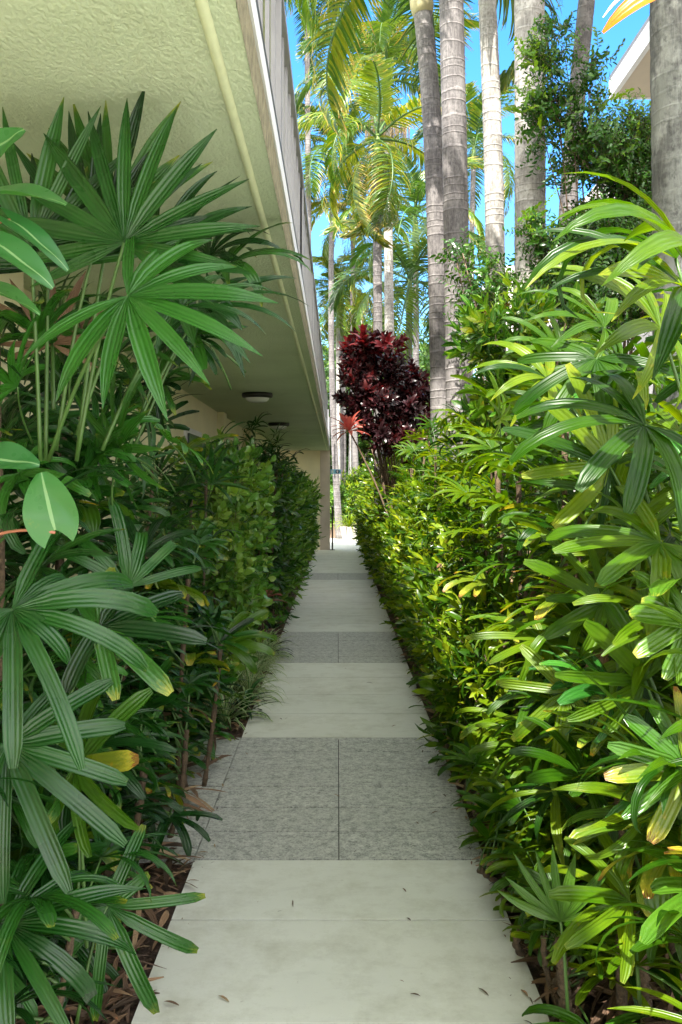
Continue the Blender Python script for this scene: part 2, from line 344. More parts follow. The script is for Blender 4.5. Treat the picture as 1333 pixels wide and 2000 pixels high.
def fan_geo(nseg, L, W, spread, th0, bend, Lp, pitch, prof=None, seed=0, pet=True):
    prof = prof or prof_blunt
    r = np.random.default_rng(seed); g = Geo(); fan = Geo()
    for k in range(nseg):
        a = (k/(nseg-1)-.5)*spread+r.normal(0, .05)
        d = (math.sin(a), math.cos(a), 0); sd = (math.cos(a), -math.sin(a), 0)
        LL = L*(.78+.22*math.cos(a*.8))*r.uniform(.84, 1.08)*(r.uniform(.45, .75) if r.random() < .07 else 1)
        bk = 1.9 if r.random() < .10 else 1.0
        ribbon(fan, (0, 0, 0), d, sd, LL, W*r.uniform(.8, 1.25)*(1.0-.18*abs(a)/2.2), prof, th0+r.normal(0, .07), bend*bk*r.uniform(.55, 1.4),
               fold=r.uniform(.12, .34), var=r.uniform(0, .28), twist=r.normal(0, .25), n=9)
    hub = np.array([0, Lp*.97, 0.0]); c, s = math.cos(pitch), math.sin(pitch)
    Mx = np.eye(4); Mx[:3, :3] = [[1, 0, 0], [0, c, s], [0, -s, c]]; Mx[:3, 3] = hub if pet else 0
    g.cloud(fan, [Mx], [0.0])
    if pet:
        t = np.linspace(0, 1, 7); pts = np.stack([0*t, Lp*.97*t, -.09*Lp*np.sin(math.pi*t)*-1*.6], 1)
        g.tube(pts, np.linspace(.0045, .003, 7), 6, 1)
    return g

FAN = {}   # shared frond meshes
def fans(key, matkey, n, **k):
    FAN[key] = [fan_geo(seed=100+i+hash(len(key)) % 50, **{**k, 'nseg': k['nseg']+(0, -2, 2, 1, -3, 0, 3, -1)[i % 8], 'bend': k['bend']*(.7+.2*(i % 4)), 'pitch': k['pitch']+.12*((i*3) % 5-2)}).mesh('frond', [M[matkey], M['petiole']]) for i in range(n)]
fans('lady', 'lady', 8, nseg=9, L=.30, W=.033, spread=4.3, th0=.35, bend=1.05, Lp=.30, pitch=.45)
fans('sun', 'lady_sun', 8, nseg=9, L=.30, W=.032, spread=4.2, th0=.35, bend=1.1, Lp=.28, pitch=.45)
fans('lady_small', 'lady', 5, nseg=7, L=.19, W=.028, spread=4.3, th0=.35, bend=.9, Lp=.18, pitch=.4)
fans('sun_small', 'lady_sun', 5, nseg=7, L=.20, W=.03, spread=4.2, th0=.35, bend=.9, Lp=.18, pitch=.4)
fans('yellow', 'lady_yellow', 4, nseg=8, L=.28, W=.046, spread=4.2, th0=.3, bend=1.0, Lp=.28, pitch=.5)
fans('lady_pt', 'lady', 6, nseg=10, L=.32, W=.028, spread=4.3, th0=.3, bend=.9, Lp=.30, pitch=.4, prof=prof_point)
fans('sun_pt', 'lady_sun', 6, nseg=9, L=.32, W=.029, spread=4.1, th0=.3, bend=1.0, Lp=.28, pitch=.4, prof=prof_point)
fans('dead', 'lady_dead', 3, nseg=8, L=.24, W=.032, spread=3.6, th0=.2, bend=1.6, Lp=.22, pitch=.9)

def limit_ok(p, side, near=1.15):
    """keeps a leaf tip clear of the wall, the slab and the walkway"""
    x, y, z = p
    if y < near: return False
    if side < 0:
        if x < -1.30 or z > 2.41: return False
        lim = -.60 if z < 1.1 else -.60+.22*min(1, (z-1.1)/.8)
        return x < lim
    lim = .54 if z < .35 else (.56 if z < 1.7 else .70)
    return x > lim
def cane_geo(p0, p1, r=.012):
    g = Geo(); t = np.linspace(0, 1, 14)[:, None]; p0 = np.array(p0); p1 = np.array(p1)
    pts = p0*(1-t)+p1*t+np.sin(t*math.pi)*np.array([U(-.03, .03), U(-.03, .03), 0])
    rr = r*(1+.25*np.sin(np.arange(14)*2.1)); g.tube(pts, rr, 8); return g

def lady_palm(x, y, heights, side, keys, label, group=None, spread=.16, per=8, scale=1.0, yel=.06, dead=.04, lo=.30, lean=(0, 0), near=1.15, cat='palm', biasx=0):
    root = thing('lady_palm', (x, y, 0), label, cat, group); nf = 0
    for h in heights:
        bx, by = U(-spread, spread), U(-spread, spread)
        tx, ty = bx+U(-.10, .10)+lean[0]*h/2, by+U(-.10, .10)+lean[1]*h/2
        part('cane', cane_geo((bx, by, -.02), (tx, ty, h), U(.009, .014)), M['cane'], root)
        a0 = U(0, 6.28); k = 0; tries = 0
        while k < per and tries < per*6 and nf < 96:
            tries += 1
            f = 1-(k/per)*(1-lo)*U(.85, 1.1); f = min(max(f, .08), 1)
            q = Vector((bx+(tx-bx)*f, by+(ty-by)*f, h*f))
            a = a0+tries*2.4+U(-.4, .4); el = 1.15*(f-lo)/(1-lo)*U(.7, 1.1)+U(-.25, .15) if lo < 1 else .6
            el = max(-.35, min(1.35, el))
            d = Vector((math.cos(a)*math.cos(el)+biasx, math.sin(a)*math.cos(el), math.sin(el))).normalized()
            s = scale*U(.8, 1.12); tip = Vector((x, y, 0))+q+d*(.52*s)-Vector((0, 0, .10*s))
            hubp = Vector((x, y, 0))+q+d*(.3*s)
            if not (limit_ok(tip, side, near) and limit_ok(hubp, side, near)): continue
            kk = keys; rr = U(0, 1)
            if rr < yel: kk = 'yellow'
            elif rr < yel+dead and f < .75: kk = 'dead'
            kk = kk+'_pt' if kk in ('lady', 'sun') and U(0, 1) < .45 else kk
            me = FAN[kk][int(U(0, len(FAN[kk])-.01))]
            link('frond', me, root, frame(q, d, (U(-.25, .25), U(-.25, .25), 1), s)); k += 1; nf += 1
    return root

def hero(root, hub, aim, normal, size, mat, base=None, nseg=8, spread=4.2, W=.044, L=.30, th0=.25, bend=.7, prof=prof_blunt, seed=1, pr=.0045):
    """one fan leaf whose blade opens at hub, points along aim, faces normal; stalk runs back to base"""
    L0 = root.location; h = Vector(hub)-L0
    g = fan_geo(nseg, L, W, spread, th0, bend, 0, 0, prof, seed, pet=False)
    f = part('frond', g, [mat], root, frame(h, aim, normal, size))
    if base is not None:
        b = Vector(base)-L0; t = np.linspace(0, 1, 10)[:, None]
        pts = np.array(b)*(1-t)+np.array(h)*t+np.sin(t*math.pi)*np.array([0, 0, .04])
        gg = Geo(); gg.tube(pts, np.linspace(pr*1.2, pr*.8, 10), 7); part('stalk', gg, M['petiole'], root)
    return f

# ------------------------------------------------------------------ setting: ground, path
g = Geo(); xs = np.concatenate([np.linspace(-200, -4, 8), np.linspace(-3, 5, 60), np.linspace(6, 200, 10)]); ys = np.concatenate([np.linspace(-100, -3, 6), np.linspace(-2, 28, 180), np.linspace(30, 500, 16)])
X, Y = np.meshgrid(xs, ys); Z = -.022+.012*np.sin(X*9+Y*3)*np.cos(Y*7-X*2)+rng.normal(0, .004, X.shape)
Z = np.where(np.abs(X) < .5, -.05, Z); g.grid(np.stack([X, Y, Z], -1))
tag(part('ground', g, M['mulch']), kind='structure')
XL, XR = -.582, .600
g = Geo(); g.box(XL+.004, XR-.004, -3, 27.5, -.12, -.014); g.box(-1.34, XL, 3.64, 5.40, -.12, -.014)
g.box(-1.5, 3.5, 24.61, 27.2, -.12, -.014)
tag(part('path_base', g, M['grout'], smooth=False), kind='structure')
light = [(-1.1, -.5), (-.5, .1), (.1, .7), (.7, 1.31), (1.31, 1.91), (1.91, 2.51), (2.51, 3.12), (3.12, 3.626), (5.41, 5.98), (5.98, 6.53), (6.53, 7.13), (7.13, 7.74)]
y = 9.41
while y < 14.3: light.append((y, y+.6)); y += .6
yg = y; y += 1.2
while y < 24.5: light.append((y, y+.6)); y += .6
g = Geo(); j = .0022; jy = .006
def tile(g, x0, x1, y0, y1, b=.0018):
    v = U(0, 1); x0 += j; x1 -= j; y0 += jy; y1 -= jy
    ring = lambda d, z: np.array([[x0+d, y0+d, z], [x1-d, y0+d, z], [x1-d, y1-d, z], [x0+d, y1-d, z]])
    g.grid(np.stack([ring(0, -.03), ring(0, 0)]), v, 0, True)
    q = ring(0, 0); g.raw(q, [[0, 1, 2, 3]], q[:, :2], v)
for a, b in light: tile(g, XL, XR, a, b)
for kx in range(-5, 6):  # added court behind the camera, unseen, bounces sunlight onto slab and left bed
    for ky in range(11): tile(g, XR+kx*.96+.02, XR+(kx+1)*.96+.02, -8+(ky-4)*.9 if kx < 0 else -8+ky*.8, -8+(ky-3)*.9 if kx < 0 else -8+(ky+1)*.8)
for k in range(5):
    for xx in range(5): tile(g, -1.5+xx*1.0, -.5+xx*1.0, y+k*.6+.004, y+k*.6+.6)
tag(part('path', g, M['tile'], smooth=False), kind='structure')
g = Geo()
gr = [3.626+(5.41-3.626)/6*k for k in range(7)]
for a, b in zip(gr[:-1], gr[1:]):
    tile(g, XL+.6-.6-.0, .005, a, b); tile(g, .005, XR, a, b); tile(g, -1.18, XL, a, b); tile(g, -1.34, -1.18, a, b)
gr = [7.74+(9.41-7.74)/6*k for k in range(7)]
for a, b in zip(gr[:-1], gr[1:]): tile(g, XL, .005, a, b); tile(g, .005, XR, a, b)
for k in range(4): tile(g, XL, .005, yg+.3*k, yg+.3*k+.3); tile(g, .005, XR, yg+.3*k, yg+.3*k+.3)
tag(part('path_band', g, M['grey'], smooth=False), kind='structure')
for i, (px, py, l_) in enumerate([(335, 1965, .05), (790, 1742, .03), (722, 1336, .05), (785, 1920, .015), (770, 1420, .035), (675, 1307, .025), (560, 1405, .02), (850, 1590, .04), (815, 1610, .025)]):
    Yp = 1.5*1750/(py-955); p = P(px, py, Yp); g = Geo(); a = U(0, 3.14)
    ribbon(g, (-l_/2, 0, .004), (1, 0, 0), (0, 1, 0), l_, l_*.22, prof_leaf, .3, .6, m=3)
    o = part('fallen_leaf', g, M['litter'], None, Matrix.Translation((p.x, p.y, .002)) @ Matrix.Rotation(a, 4, 'Z'))
    tag(o, 'tiny dry brown leaf scrap lying on the paved path', 'leaf', 'leaf scraps on the path')

t_ = Geo(); ribbon(t_, (-.5, 0, 0), (1, 0, 0), (0, 1, 0), 1, .16, prof_leaf, .3, .6, n=4, m=3); ms = []
for _ in range(420):
    yy = 1.7+21*U(0, 1)**1.8; e = abs(rng.normal(0, .045)); x = (XL+e) if U(0, 1) < .45 else (XR-e)
    if U(0, 1) < .12: x = U(XL, XR)
    L_ = U(.008, .05); ms.append(np.array(Matrix.Translation((x, yy, .003)) @ Matrix.Rotation(U(0, 6.28), 4, 'Z') @ Matrix.Diagonal((L_, L_*U(.5, 1.6), L_, 1))))
g = Geo(); g.cloud(t_, ms); tag(part('path_debris', g, M['litter']), 'crumbs of dry leaf and twig scattered along both path edges', 'debris', kind='stuff')
# leaf litter on both beds
def litter(n, x0, x1, y0, y1, seed):
    t = Geo(); ribbon(t, (-.5, 0, 0), (1, 0, 0), (0, 1, 0), 1, .12, prof_leaf, .35, .7, n=5, m=3, twist=.6)
    ms = []
    for _ in range(n):
        yy = y0+(y1-y0)*U(0, 1)**1.6; L_ = U(.04, .22)
        if x1 < 0 and 3.55 < yy < 5.45 and U(0, 1) < .93: continue
        e = Euler((U(-.6, .6), U(-.35, .35), U(0, 6.28))).to_matrix().to_4x4()
        m = Matrix.Translation((U(x0, x1), yy, U(-.02, .03))) @ e @ Matrix.Diagonal((L_, L_*U(.5, 1.5), L_, 1)); ms.append(np.array(m))
    g = Geo(); g.cloud(t, ms); return g
tag(part('leaf_litter', litter(3600, -1.3, -.59, 1.6, 16, 1), M['litter']), 'dry straw-coloured leaf litter covering the left bed', 'leaf litter', kind='stuff')
tag(part('leaf_litter', litter(7500, .61, 1.9, 1.5, 18, 2), M['litter']), 'sunlit brown leaf litter covering the right bed', 'leaf litter', kind='stuff')

def straw(n, seed):
    t = Geo(); ribbon(t, (-.5, 0, 0), (1, 0, 0), (0, 1, 0), 1, .07, prof_point, .25, .5, n=7, m=3, twist=.8); ms = []
    for _ in range(n):
        L_ = U(.12, .38); sx = 1 if U(0, 1) < .8 else -1; x = U(.66, 1.6) if sx > 0 else U(-1.1, -.63)
        ms.append(np.array(Matrix.Translation((x, U(1.8, 5.0), U(0, .06))) @ Euler((U(-.5, .5), U(-.25, .25), U(0, 6.28))).to_matrix().to_4x4() @ Matrix.Diagonal((L_, L_*U(.5, 1.8), L_, 1))))
    g = Geo(); g.cloud(t, ms); return g
tag(part('dead_fronds', straw(900, 3), M['litter']), 'long dry straw-like strips of dead fronds on both near beds', 'dead fronds', kind='stuff')

# ------------------------------------------------------------------ left apartment building
ZC = 2.45; XE = -.20; Y0, Y1 = -1.6, 22.35
B = thing('apartment_building', (-1.6, 8, 0), 'cream apartment building with overhanging green-tinted concrete balcony slab over the left bed', 'building')
def bp(name, g, m, par=None, smooth=False):
    o = part(name, g, m, par or B, smooth=smooth)
    if par is None: o.matrix_basis = Matrix.Translation(-B.location)
    return o
g = Geo(); g.box(-4.5, XE+.001, Y0, Y1, ZC, ZC+.115); bp('balcony_slab', g, M['ceiling'])
g = Geo()
yy = np.linspace(Y0, Y1, 700); a = np.linspace(math.pi, 2*math.pi, 7)
wob = np.cumsum(rng.normal(0, .00018, 700)); wob -= np.linspace(0, wob[-1], 700)
Pn = np.stack([np.stack([-.262+wob+.0125*math.cos(q), yy, ZC-.001+.013*math.sin(q)+0*yy], -1) for q in a], 1); g.grid(Pn)
bp('drip_bead', g, M['bead'], smooth=True)
g = Geo(); zz = np.array([ZC-.002, ZC+.02, ZC+.05, ZC+.09, ZC+.118]); nz = np.cumsum(rng.normal(0, .0003, (700, 5)), 0); nz -= np.linspace(0, 1, 700)[:, None]*nz[-1]; nz = np.clip(nz, -.0025, .0025)
g.grid(np.stack([np.broadcast_to(XE+.004, (700, 5))+nz, np.broadcast_to(yy[:, None], (700, 5)), np.broadcast_to(zz, (700, 5))+nz*.6], -1))
bp('slab_edge', g, M['rawedge'])
g = Geo(); g.box(XE-.02, XE+.009, Y0, Y1, ZC+.119, ZC+.185); bp('flashing', g, M['white'])
g = Geo(); g.box(-.275, -.245, Y0, Y1, ZC+.23, ZC+.27); rail0 = bp('bottom_rail', g, M['railgrey'])
g = Geo(); g.box(XE-.05, XE+.004, Y0, Y1, ZC+.187, ZC+.245); bp('gutter_channel', g, M['dark'])
g = Geo()
for yb in np.arange(Y0+.1, Y1, .30): g.box(-.268, -.252, yb, yb+.022, ZC+.27, ZC+1.17)
tag(bp('balusters', g, M['railgrey']), kind='stuff')
g = Geo(); g.box(-.285, -.237, Y0, Y1, ZC+1.17, ZC+1.215); bp('handrail', g, M['railgrey'])
for k in range(12):
    yp = Y0+.4+k*2.5; g = Geo(); g.box(-.285, -.24, yp, yp+.05, ZC+.20, ZC+1.168); bp('rail_post', g, M['railgrey'])
g = Geo(); g.box(-1.62, -1.35, Y0, 3.85, -.1, ZC-.002); g.box(-1.75, -1.48, 3.85, 14, -.1, ZC-.002); g.box(-1.62, -1.35, 14, 20.8, -.1, ZC-.002)
g.box(-4.5, -1.5, Y0-.2, Y0, -.1, 5.2); g.box(-1.9, -1.6, Y0, 19, ZC+.12, 5.18)
bp('wall', g, M['wall'])
for yp in (7.2, 11.0):
    g = Geo(); g.box(-1.479, -1.40, yp, yp+.32, -.1, ZC-.004); bp('pilaster', g, M['wall'])
for yd in (8.6, 12.2):
    g = Geo(); g.box(-1.479, -1.45, yd, yd+.95, -.03, 2.1); d = bp('door', g, M['white']); 
    g = Geo(); g.box(-1.449, -1.43, yd+.05, yd+.9, .0, 2.04); link('pane', g.mesh('pane', M['pane'], False), d)
g = Geo(); g.box(-4.5, -.47, Y0, 21.3, 5.2, 5.42); bp('roof', g, M['ceiling'])  # unseen roof, added with its edge set so its shadow covers the path
g = Geo(); g.box(-.43, -.19, 22.05, 22.35, -.05, ZC-.003); bp('column', g, M['column'])
g = Geo(); g.box(-4.4, -.435, 22.1, 22.3, -.05, ZC-.003); bp('end_wall', g, M['wall'])

def ceiling_light(px, py, label):
    Yl = (ZC-1.5)*1750/(955-py); x = (px-660)/1750*Yl
    t = thing('ceiling_light', (x, Yl, ZC), label, 'ceiling light', 'round ceiling lights under the balcony slab')
    def lathe(prof_): 
        a = np.linspace(0, 2*np.pi, 40, endpoint=False); g = Geo()
        g.grid(np.array([[(r*math.cos(q), r*math.sin(q), z) for q in a] for r, z in prof_]), 0, 0, True); return g
    part('rim', lathe([(.0, -.001), (.15, -.001), (.155, -.02), (.148, -.042), (.125, -.05), (.12, -.045), (.0, -.045)]), M['dark'], t)
    part('lamp_shade', lathe([(.121, -.047), (.112, -.066), (.09, -.083), (.055, -.094), (0.001, -.098)]), M['glass'], t)
ceiling_light(503, 768, 'round ceiling light with black rim and frosted dome, nearer one under the slab')
ceiling_light(545, 826, 'round black-rimmed ceiling light above the dark lady palm, farther one')
ceiling_light(590, 878, 'small far ceiling light near the end column') if False else None

# sign, post, pot, low wall at the far end
t = thing('direction_sign', (-.095, 22.0, 1.5+(955-921)/1750*22.0), 'small blue sign with two white symbols jutting from the end column', 'sign')
g = Geo(); g.box(-.085, .17, -.012, .012, -.055, .055); part('panel', g, simple('sign_blue', (.16, .46, .72), .4), t, smooth=False)
g = Geo(); g.box(-.075, .015, -.016, -.013, -.045, .045); part('pictogram_panel', g, simple('sign_light_blue', (.35, .62, .75), .4), t, smooth=False)
wm = simple('sign_white', (.8, .8, .8), .4)
g = Geo(); a = np.linspace(0, 2*np.pi, 16, endpoint=False)
g.grid(np.array([[(-.03+r*math.cos(q), -.018, .027+r*math.sin(q)) for q in a] for r in (.001, .012)]), 0, 0, True)
g.box(-.045, -.037, -.0175, -.0165, -.035, .012); g.box(-.023, -.015, -.0175, -.0165, -.035, .012); g.box(-.037, -.023, -.0175, -.0165, -.012, .012)
part('pictogram', g, wm, t, smooth=False)
g = Geo(); g.grid(np.array([[(.09+r*math.cos(q), -.0165, r*math.sin(q)) for q in a] for r in (.001, .048)]), 0, 0, True); part('roundel', g, simple('sign_navy', (.02, .06, .16), .4), t, smooth=False)
g = Geo(); g.raw([(.09, -.019, .034), (.118, -.019, .002), (.09, -.019, .002), (.062, -.019, .002)], [[0, 1, 2, 3]], [(0, 0)]*4, 0); g.box(.081, .099, -.0195, -.0185, -.03, .003); part('arrow', g, wm, t, smooth=False)
g = Geo(); g.box(-.092, -.085, -.02, .02, -.07, .07); part('bracket', g, M['dark'], t, smooth=False)

t = thing('handrail_post', (-.13, 22.0, 0), 'slim dark metal post beside the end column', 'post')
g = Geo(); g.box(-.02, .02, -.02, .02, 0, 1.02); part('post', g, M['dark'], t, smooth=False)
g = Geo(); g.box(-.06, .06, -.06, .06, 0.001, .012); part('base_plate', g, M['dark'], t, smooth=False)
g = Geo(); g.box(-.025, .025, -.03, 1.6, 1.0205, 1.055); part('handrail', g, M['dark'], t, smooth=False)

def bedbox(name, loc, sx, sy, h, m, label):
    t = thing(name, loc, label, 'wall'); g = Geo(); g.box(-sx/2, sx/2, -sy/2, sy/2, 0, h); part('wall', g, m, t, smooth=False)
    g = Geo(); g.box(-sx/2-.015, sx/2+.015, -sy/2-.015, sy/2+.015, h+.001, h+.04); part('coping', g, m, t, smooth=False); return t
bedbox('garden_wall', (.9, 27.4, 0), 5.2, .2, .40, simple('tan_garden_wall', (.17, .12, .085), .8, 0, 6, .1, .3, 60), 'low beige garden wall behind the white pot')
t = thing('plant_pot', (.33, 25.6, 0), 'tapered white pot standing in sun at the end of the path', 'pot')
g = Geo(); pr = [(.001, .01), (.15, .0), (.17, .02), (.255, .36), (.262, .40), (.262, .425), (.235, .425), (.23, .36)]
a = np.linspace(0, 2*np.pi, 32, endpoint=False)
g.grid(np.array([[(r*math.cos(q), r*math.sin(q), z) for q in a] for r, z in pr]), 0, 0, True); part('pot', g, M['pot'], t)
g = Geo(); g.grid(np.array([[(r*math.cos(q), r*math.sin(q), .375) for q in a] for r in (.001, .232)]), 0, 0, True); part('soil', g, M['soil'], t)

# ------------------------------------------------------------------ small plants
def rosette(g, n, L, W, prof, el0, el1, bend, m=3, nn=7, fold=.25, var=None, z0=0., mi=0, r0=.01):
    for k in range(n):
        a = k*2.4+U(-.3, .3); f = k/max(1, n-1); el = el0+(el1-el0)*f
        d = (math.cos(a), math.sin(a), 0); sd = (-math.sin(a), math.cos(a), 0)
        ribbon(g, (d[0]*r0, d[1]*r0, z0+f*.03), d, sd, L*U(.75, 1.1), W*U(.85, 1.15), prof, el, bend*U(.6, 1.3), fold, nn, m, var if var is not None else U(0, .5), mi, U(-.3, .3))
def strap_plant(name, loc, n, L, W, mat, label, cat, group=None, bend=1.6, el=(.4, 1.45), prof=prof_point):
    t = thing(name, loc, label, cat, group); g = Geo(); rosette(g, n, L, W, prof, el[0], el[1], bend, nn=8)
    part('foliage', g, mat, t); g = Geo(); g.tube([(0, 0, -.03), (0, 0, .02), (0, 0, .05)], [.02, .016, .008], 8); part('crown', g, M['petiole'], t); return t
strap_plant('strappy_plant', (.33, 25.6, .38), 60, .62, .035, M['hedge'], 'pale green spiky plant growing in the white pot', 'plant')

# twigs for shrubs
def twig(nl, L, W, span, prof, whorl=False, bend=.5, m=3, nn=4):
    g = Geo()
    for k in range(nl):
        f = k/(nl-1); a = (k % 2)*math.pi+U(-.5, .5) if not whorl else k*2.4
        el = U(.1, .5) if not whorl else .15+.9*f
        d0 = np.array([math.cos(a)*math.cos(.6), math.sin(.6), math.sin(a)*.0]); 
        # twig axis = +Z of template; leaves go outwards
        d = np.array([math.cos(a), math.sin(a), 0])
        ribbon(g, (0, 0, span*f), d, (-math.sin(a), math.cos(a), 0), L*U(.75, 1.1), W*U(.8, 1.15), prof, el+.35, bend, .25, nn, m, U(0, .25))
    g.tube([(0, 0, -.3*span), (0, 0, span)], [.0016, .001], 4, 1, cap=False)
    return g
TW = {
 'murraya': [twig(9, .052, .024, .16, prof_leaf) for _ in range(3)],
 'hedge': [twig(8, .085, .028, .15, prof_leaf, True) for _ in range(3)],
 'ixora': [twig(8, .11, .042, .12, prof_leaf, True) for _ in range(3)],
 'clusia': [twig(8, .075, .045, .14, prof_ovate, True) for _ in range(3)],
 'burg': [twig(13, .17, .055, .12, prof_leaf, True, .9, nn=6) for _ in range(3)],
 'tree': [twig(9, .13, .055, .35, prof_leaf) for _ in range(2)],
}
def blob_points(blobs, n, shell=.55):
    """points in a union of ellipsoids, biased outwards, with holes left by noise"""
    vol = np.array([b[3]*b[4]*b[5] for b in blobs])**.67; pr_ = vol/vol.sum(); pts = []; out = []
    ph = rng.uniform(0, 6, 3)
    while len(pts) < n:
        b = blobs[rng.choice(len(blobs), p=pr_)]; v = rng.normal(size=3); v /= np.linalg.norm(v)
        r = shell+(1-shell)*rng.random()**.6; r *= 1+.12*math.sin(v[0]*7+ph[0])*math.sin(v[1]*6+ph[1])+.1*rng.normal()
        p = np.array(b[:3])+v*r*np.array(b[3:6])
        if math.sin(p[0]*9+ph[0])+math.sin(p[1]*8+ph[1])+math.sin(p[2]*10+ph[2]) > 1.7: continue
        pts.append(p); out.append(v)
    return np.array(pts), np.array(out)
def twig_cloud(key, pts, outs, upb=.6, scale=1.0, rnd=.6):
    g = Geo(); n = len(pts); grp = [[] for _ in TW[key]]
    for p, o in zip(pts, outs):
        ax = o+np.array([0, 0, upb])+rng.normal(0, rnd, 3); ax /= np.linalg.norm(ax)
        q = Vector(ax); m = q.to_track_quat('Z', 'Y').to_matrix().to_4x4() @ Matrix.Rotation(U(0, 6.28), 4, 'Z') @ Matrix.Scale(scale*U(.75, 1.2), 4)
        m.translation = Vector(p); grp[int(U(0, len(grp)-.01))].append(np.array(m))
    for t, ms in zip(TW[key], grp):
        if ms: g.cloud(t, ms)
    return g
def branches(blobs, r0, base=(0, 0, -.03), n=3):
    g = Geo()
    for b in blobs:
        for _ in range(n):
            tgt = np.array(b[:3])+rng.normal(0, .4, 3)*np.array(b[3:6]); t = np.linspace(0, 1, 9)[:, None]
            s = np.array(base)+np.array([U(-.5, .5), U(-.5, .5), 0])*r0*3
            mid = s*(1-t)+tgt*t; mid[:, :2] = s[:2]+(tgt[:2]-s[:2])*t**1.7; mid += np.sin(t*9+U(0, 6))*r0*1.0*t
            g.tube(mid, np.linspace(r0, r0*.3, 9), 7)
    return g
def shrub(name, loc, blobs, key, n, mat, label, cat, group=None, scale=1., shell=.55, r0=.015, upb=.6, stem=True, clip=None, nb=3):
    t = thing(name, loc, label, cat, group)
    pts, outs = blob_points(blobs, n, shell)
    if clip is not None: k = clip(pts+np.array(loc)); pts, outs = pts[k], outs[k]
    part('foliage', twig_cloud(key, pts, outs, upb, scale), [mat, M['twig']], t)
    if stem: part('stem', branches(blobs, r0, n=nb), M['twig'], t)
    return t

# ------------------------------------------------------------------ feather palms
def feather_geo(L, nl, ll, wd, droop, seed, hang=.5, mi_y=0):
    r = np.random.default_rng(seed); g = Geo(); n = 18; t = np.linspace(0, 1, n)
    th = .25-droop*t**1.4; d = np.stack([0*t, np.cos(th), np.sin(th)], 1)
    c = np.zeros((n, 3)); c[1:] = np.cumsum(d[1:]*(L/(n-1)), 0); c[:, 0] = .06*L*np.sin(t*2.5)*r.uniform(-1, 1)
    g.tube(c, np.linspace(.026, .004, n)*(L/2.3), 6, 1)
    for k in range(nl):
        f = .13+.87*(k/(nl-1))**.95; i = f*(n-1); i0 = min(n-2, int(i)); q = c[i0]+(c[i0+1]-c[i0])*(i-i0)
        T = c[i0+1]-c[i0]; T /= np.linalg.norm(T)
        for sg in (-1, 1):
            if r.random() < .04: continue
            ln = ll*(math.sin(math.pi*(f*.82+.13))**.6)*r.uniform(.88, 1.1)
            fw = .35+.9*f**2; dn = -.12-hang*r.uniform(.3, 1.0)*.5
            dd = np.array([sg, 0, 0])+T*fw+np.array([0, 0, .25+r.normal(0, .12)]); dd /= np.linalg.norm(dd)
            hz = dd.copy(); el = math.asin(max(-1, min(1, dd[2]))); hz[2] = 0; hz /= np.linalg.norm(hz)
            side = np.cross(hz, [0, 0, 1.]); 
            ribbon(g, q, hz, side, ln, wd*r.uniform(.8, 1.15), lambda x: max(.07, (1-x**2.2)*min(1, .35+x*4)), el, hang*1.7*r.uniform(.6, 1.3), .5, 6, 3, r.uniform(0, .35), 0, sg*r.uniform(-.2, .5), 1.3, 0)
    return g
FEA = {'g': [feather_geo(2.3, 64, .56, .042, 1.5+.3*i, 10+i, .45+.13*i).mesh('frond', [M['feather'], M['petiole']]) for i in range(4)],
       'y': [feather_geo(2.3, 60, .54, .04, 1.9+.3*i, 30+i, .7+.15*i).mesh('frond', [M['feather_y'], M['petiole']]) for i in range(3)],
       'lo': [feather_geo(2.3, 30, .55, .055, 1.5+.35*i, 50+i, .6).mesh('frond', [M['feather'], M['petiole']]) for i in range(3)]}
def trunk_geo(pts, r0, r1, sides=20, flare=1.25, n=90, ring=.12):
    p = np.array(pts, float); t = np.linspace(0, 1, n); tk = np.linspace(0, 1, len(p))
    q = np.stack([np.interp(t, tk, p[:, i]) for i in range(3)], 1)
    if len(p) > 2:
        cf = [np.polyfit(tk, p[:, i], min(3, len(p)-1)) for i in range(3)]; q = np.stack([np.polyval(c, t) for c in cf], 1)
    rr = r0+(r1-r0)*t; rr *= 1+(flare-1)*np.exp(-t*14)
    rr *= 1+.012*np.sign(np.sin(q[:, 2]/ring*6.283))
    g = Geo(); g.tube(q, rr, sides); return g, q
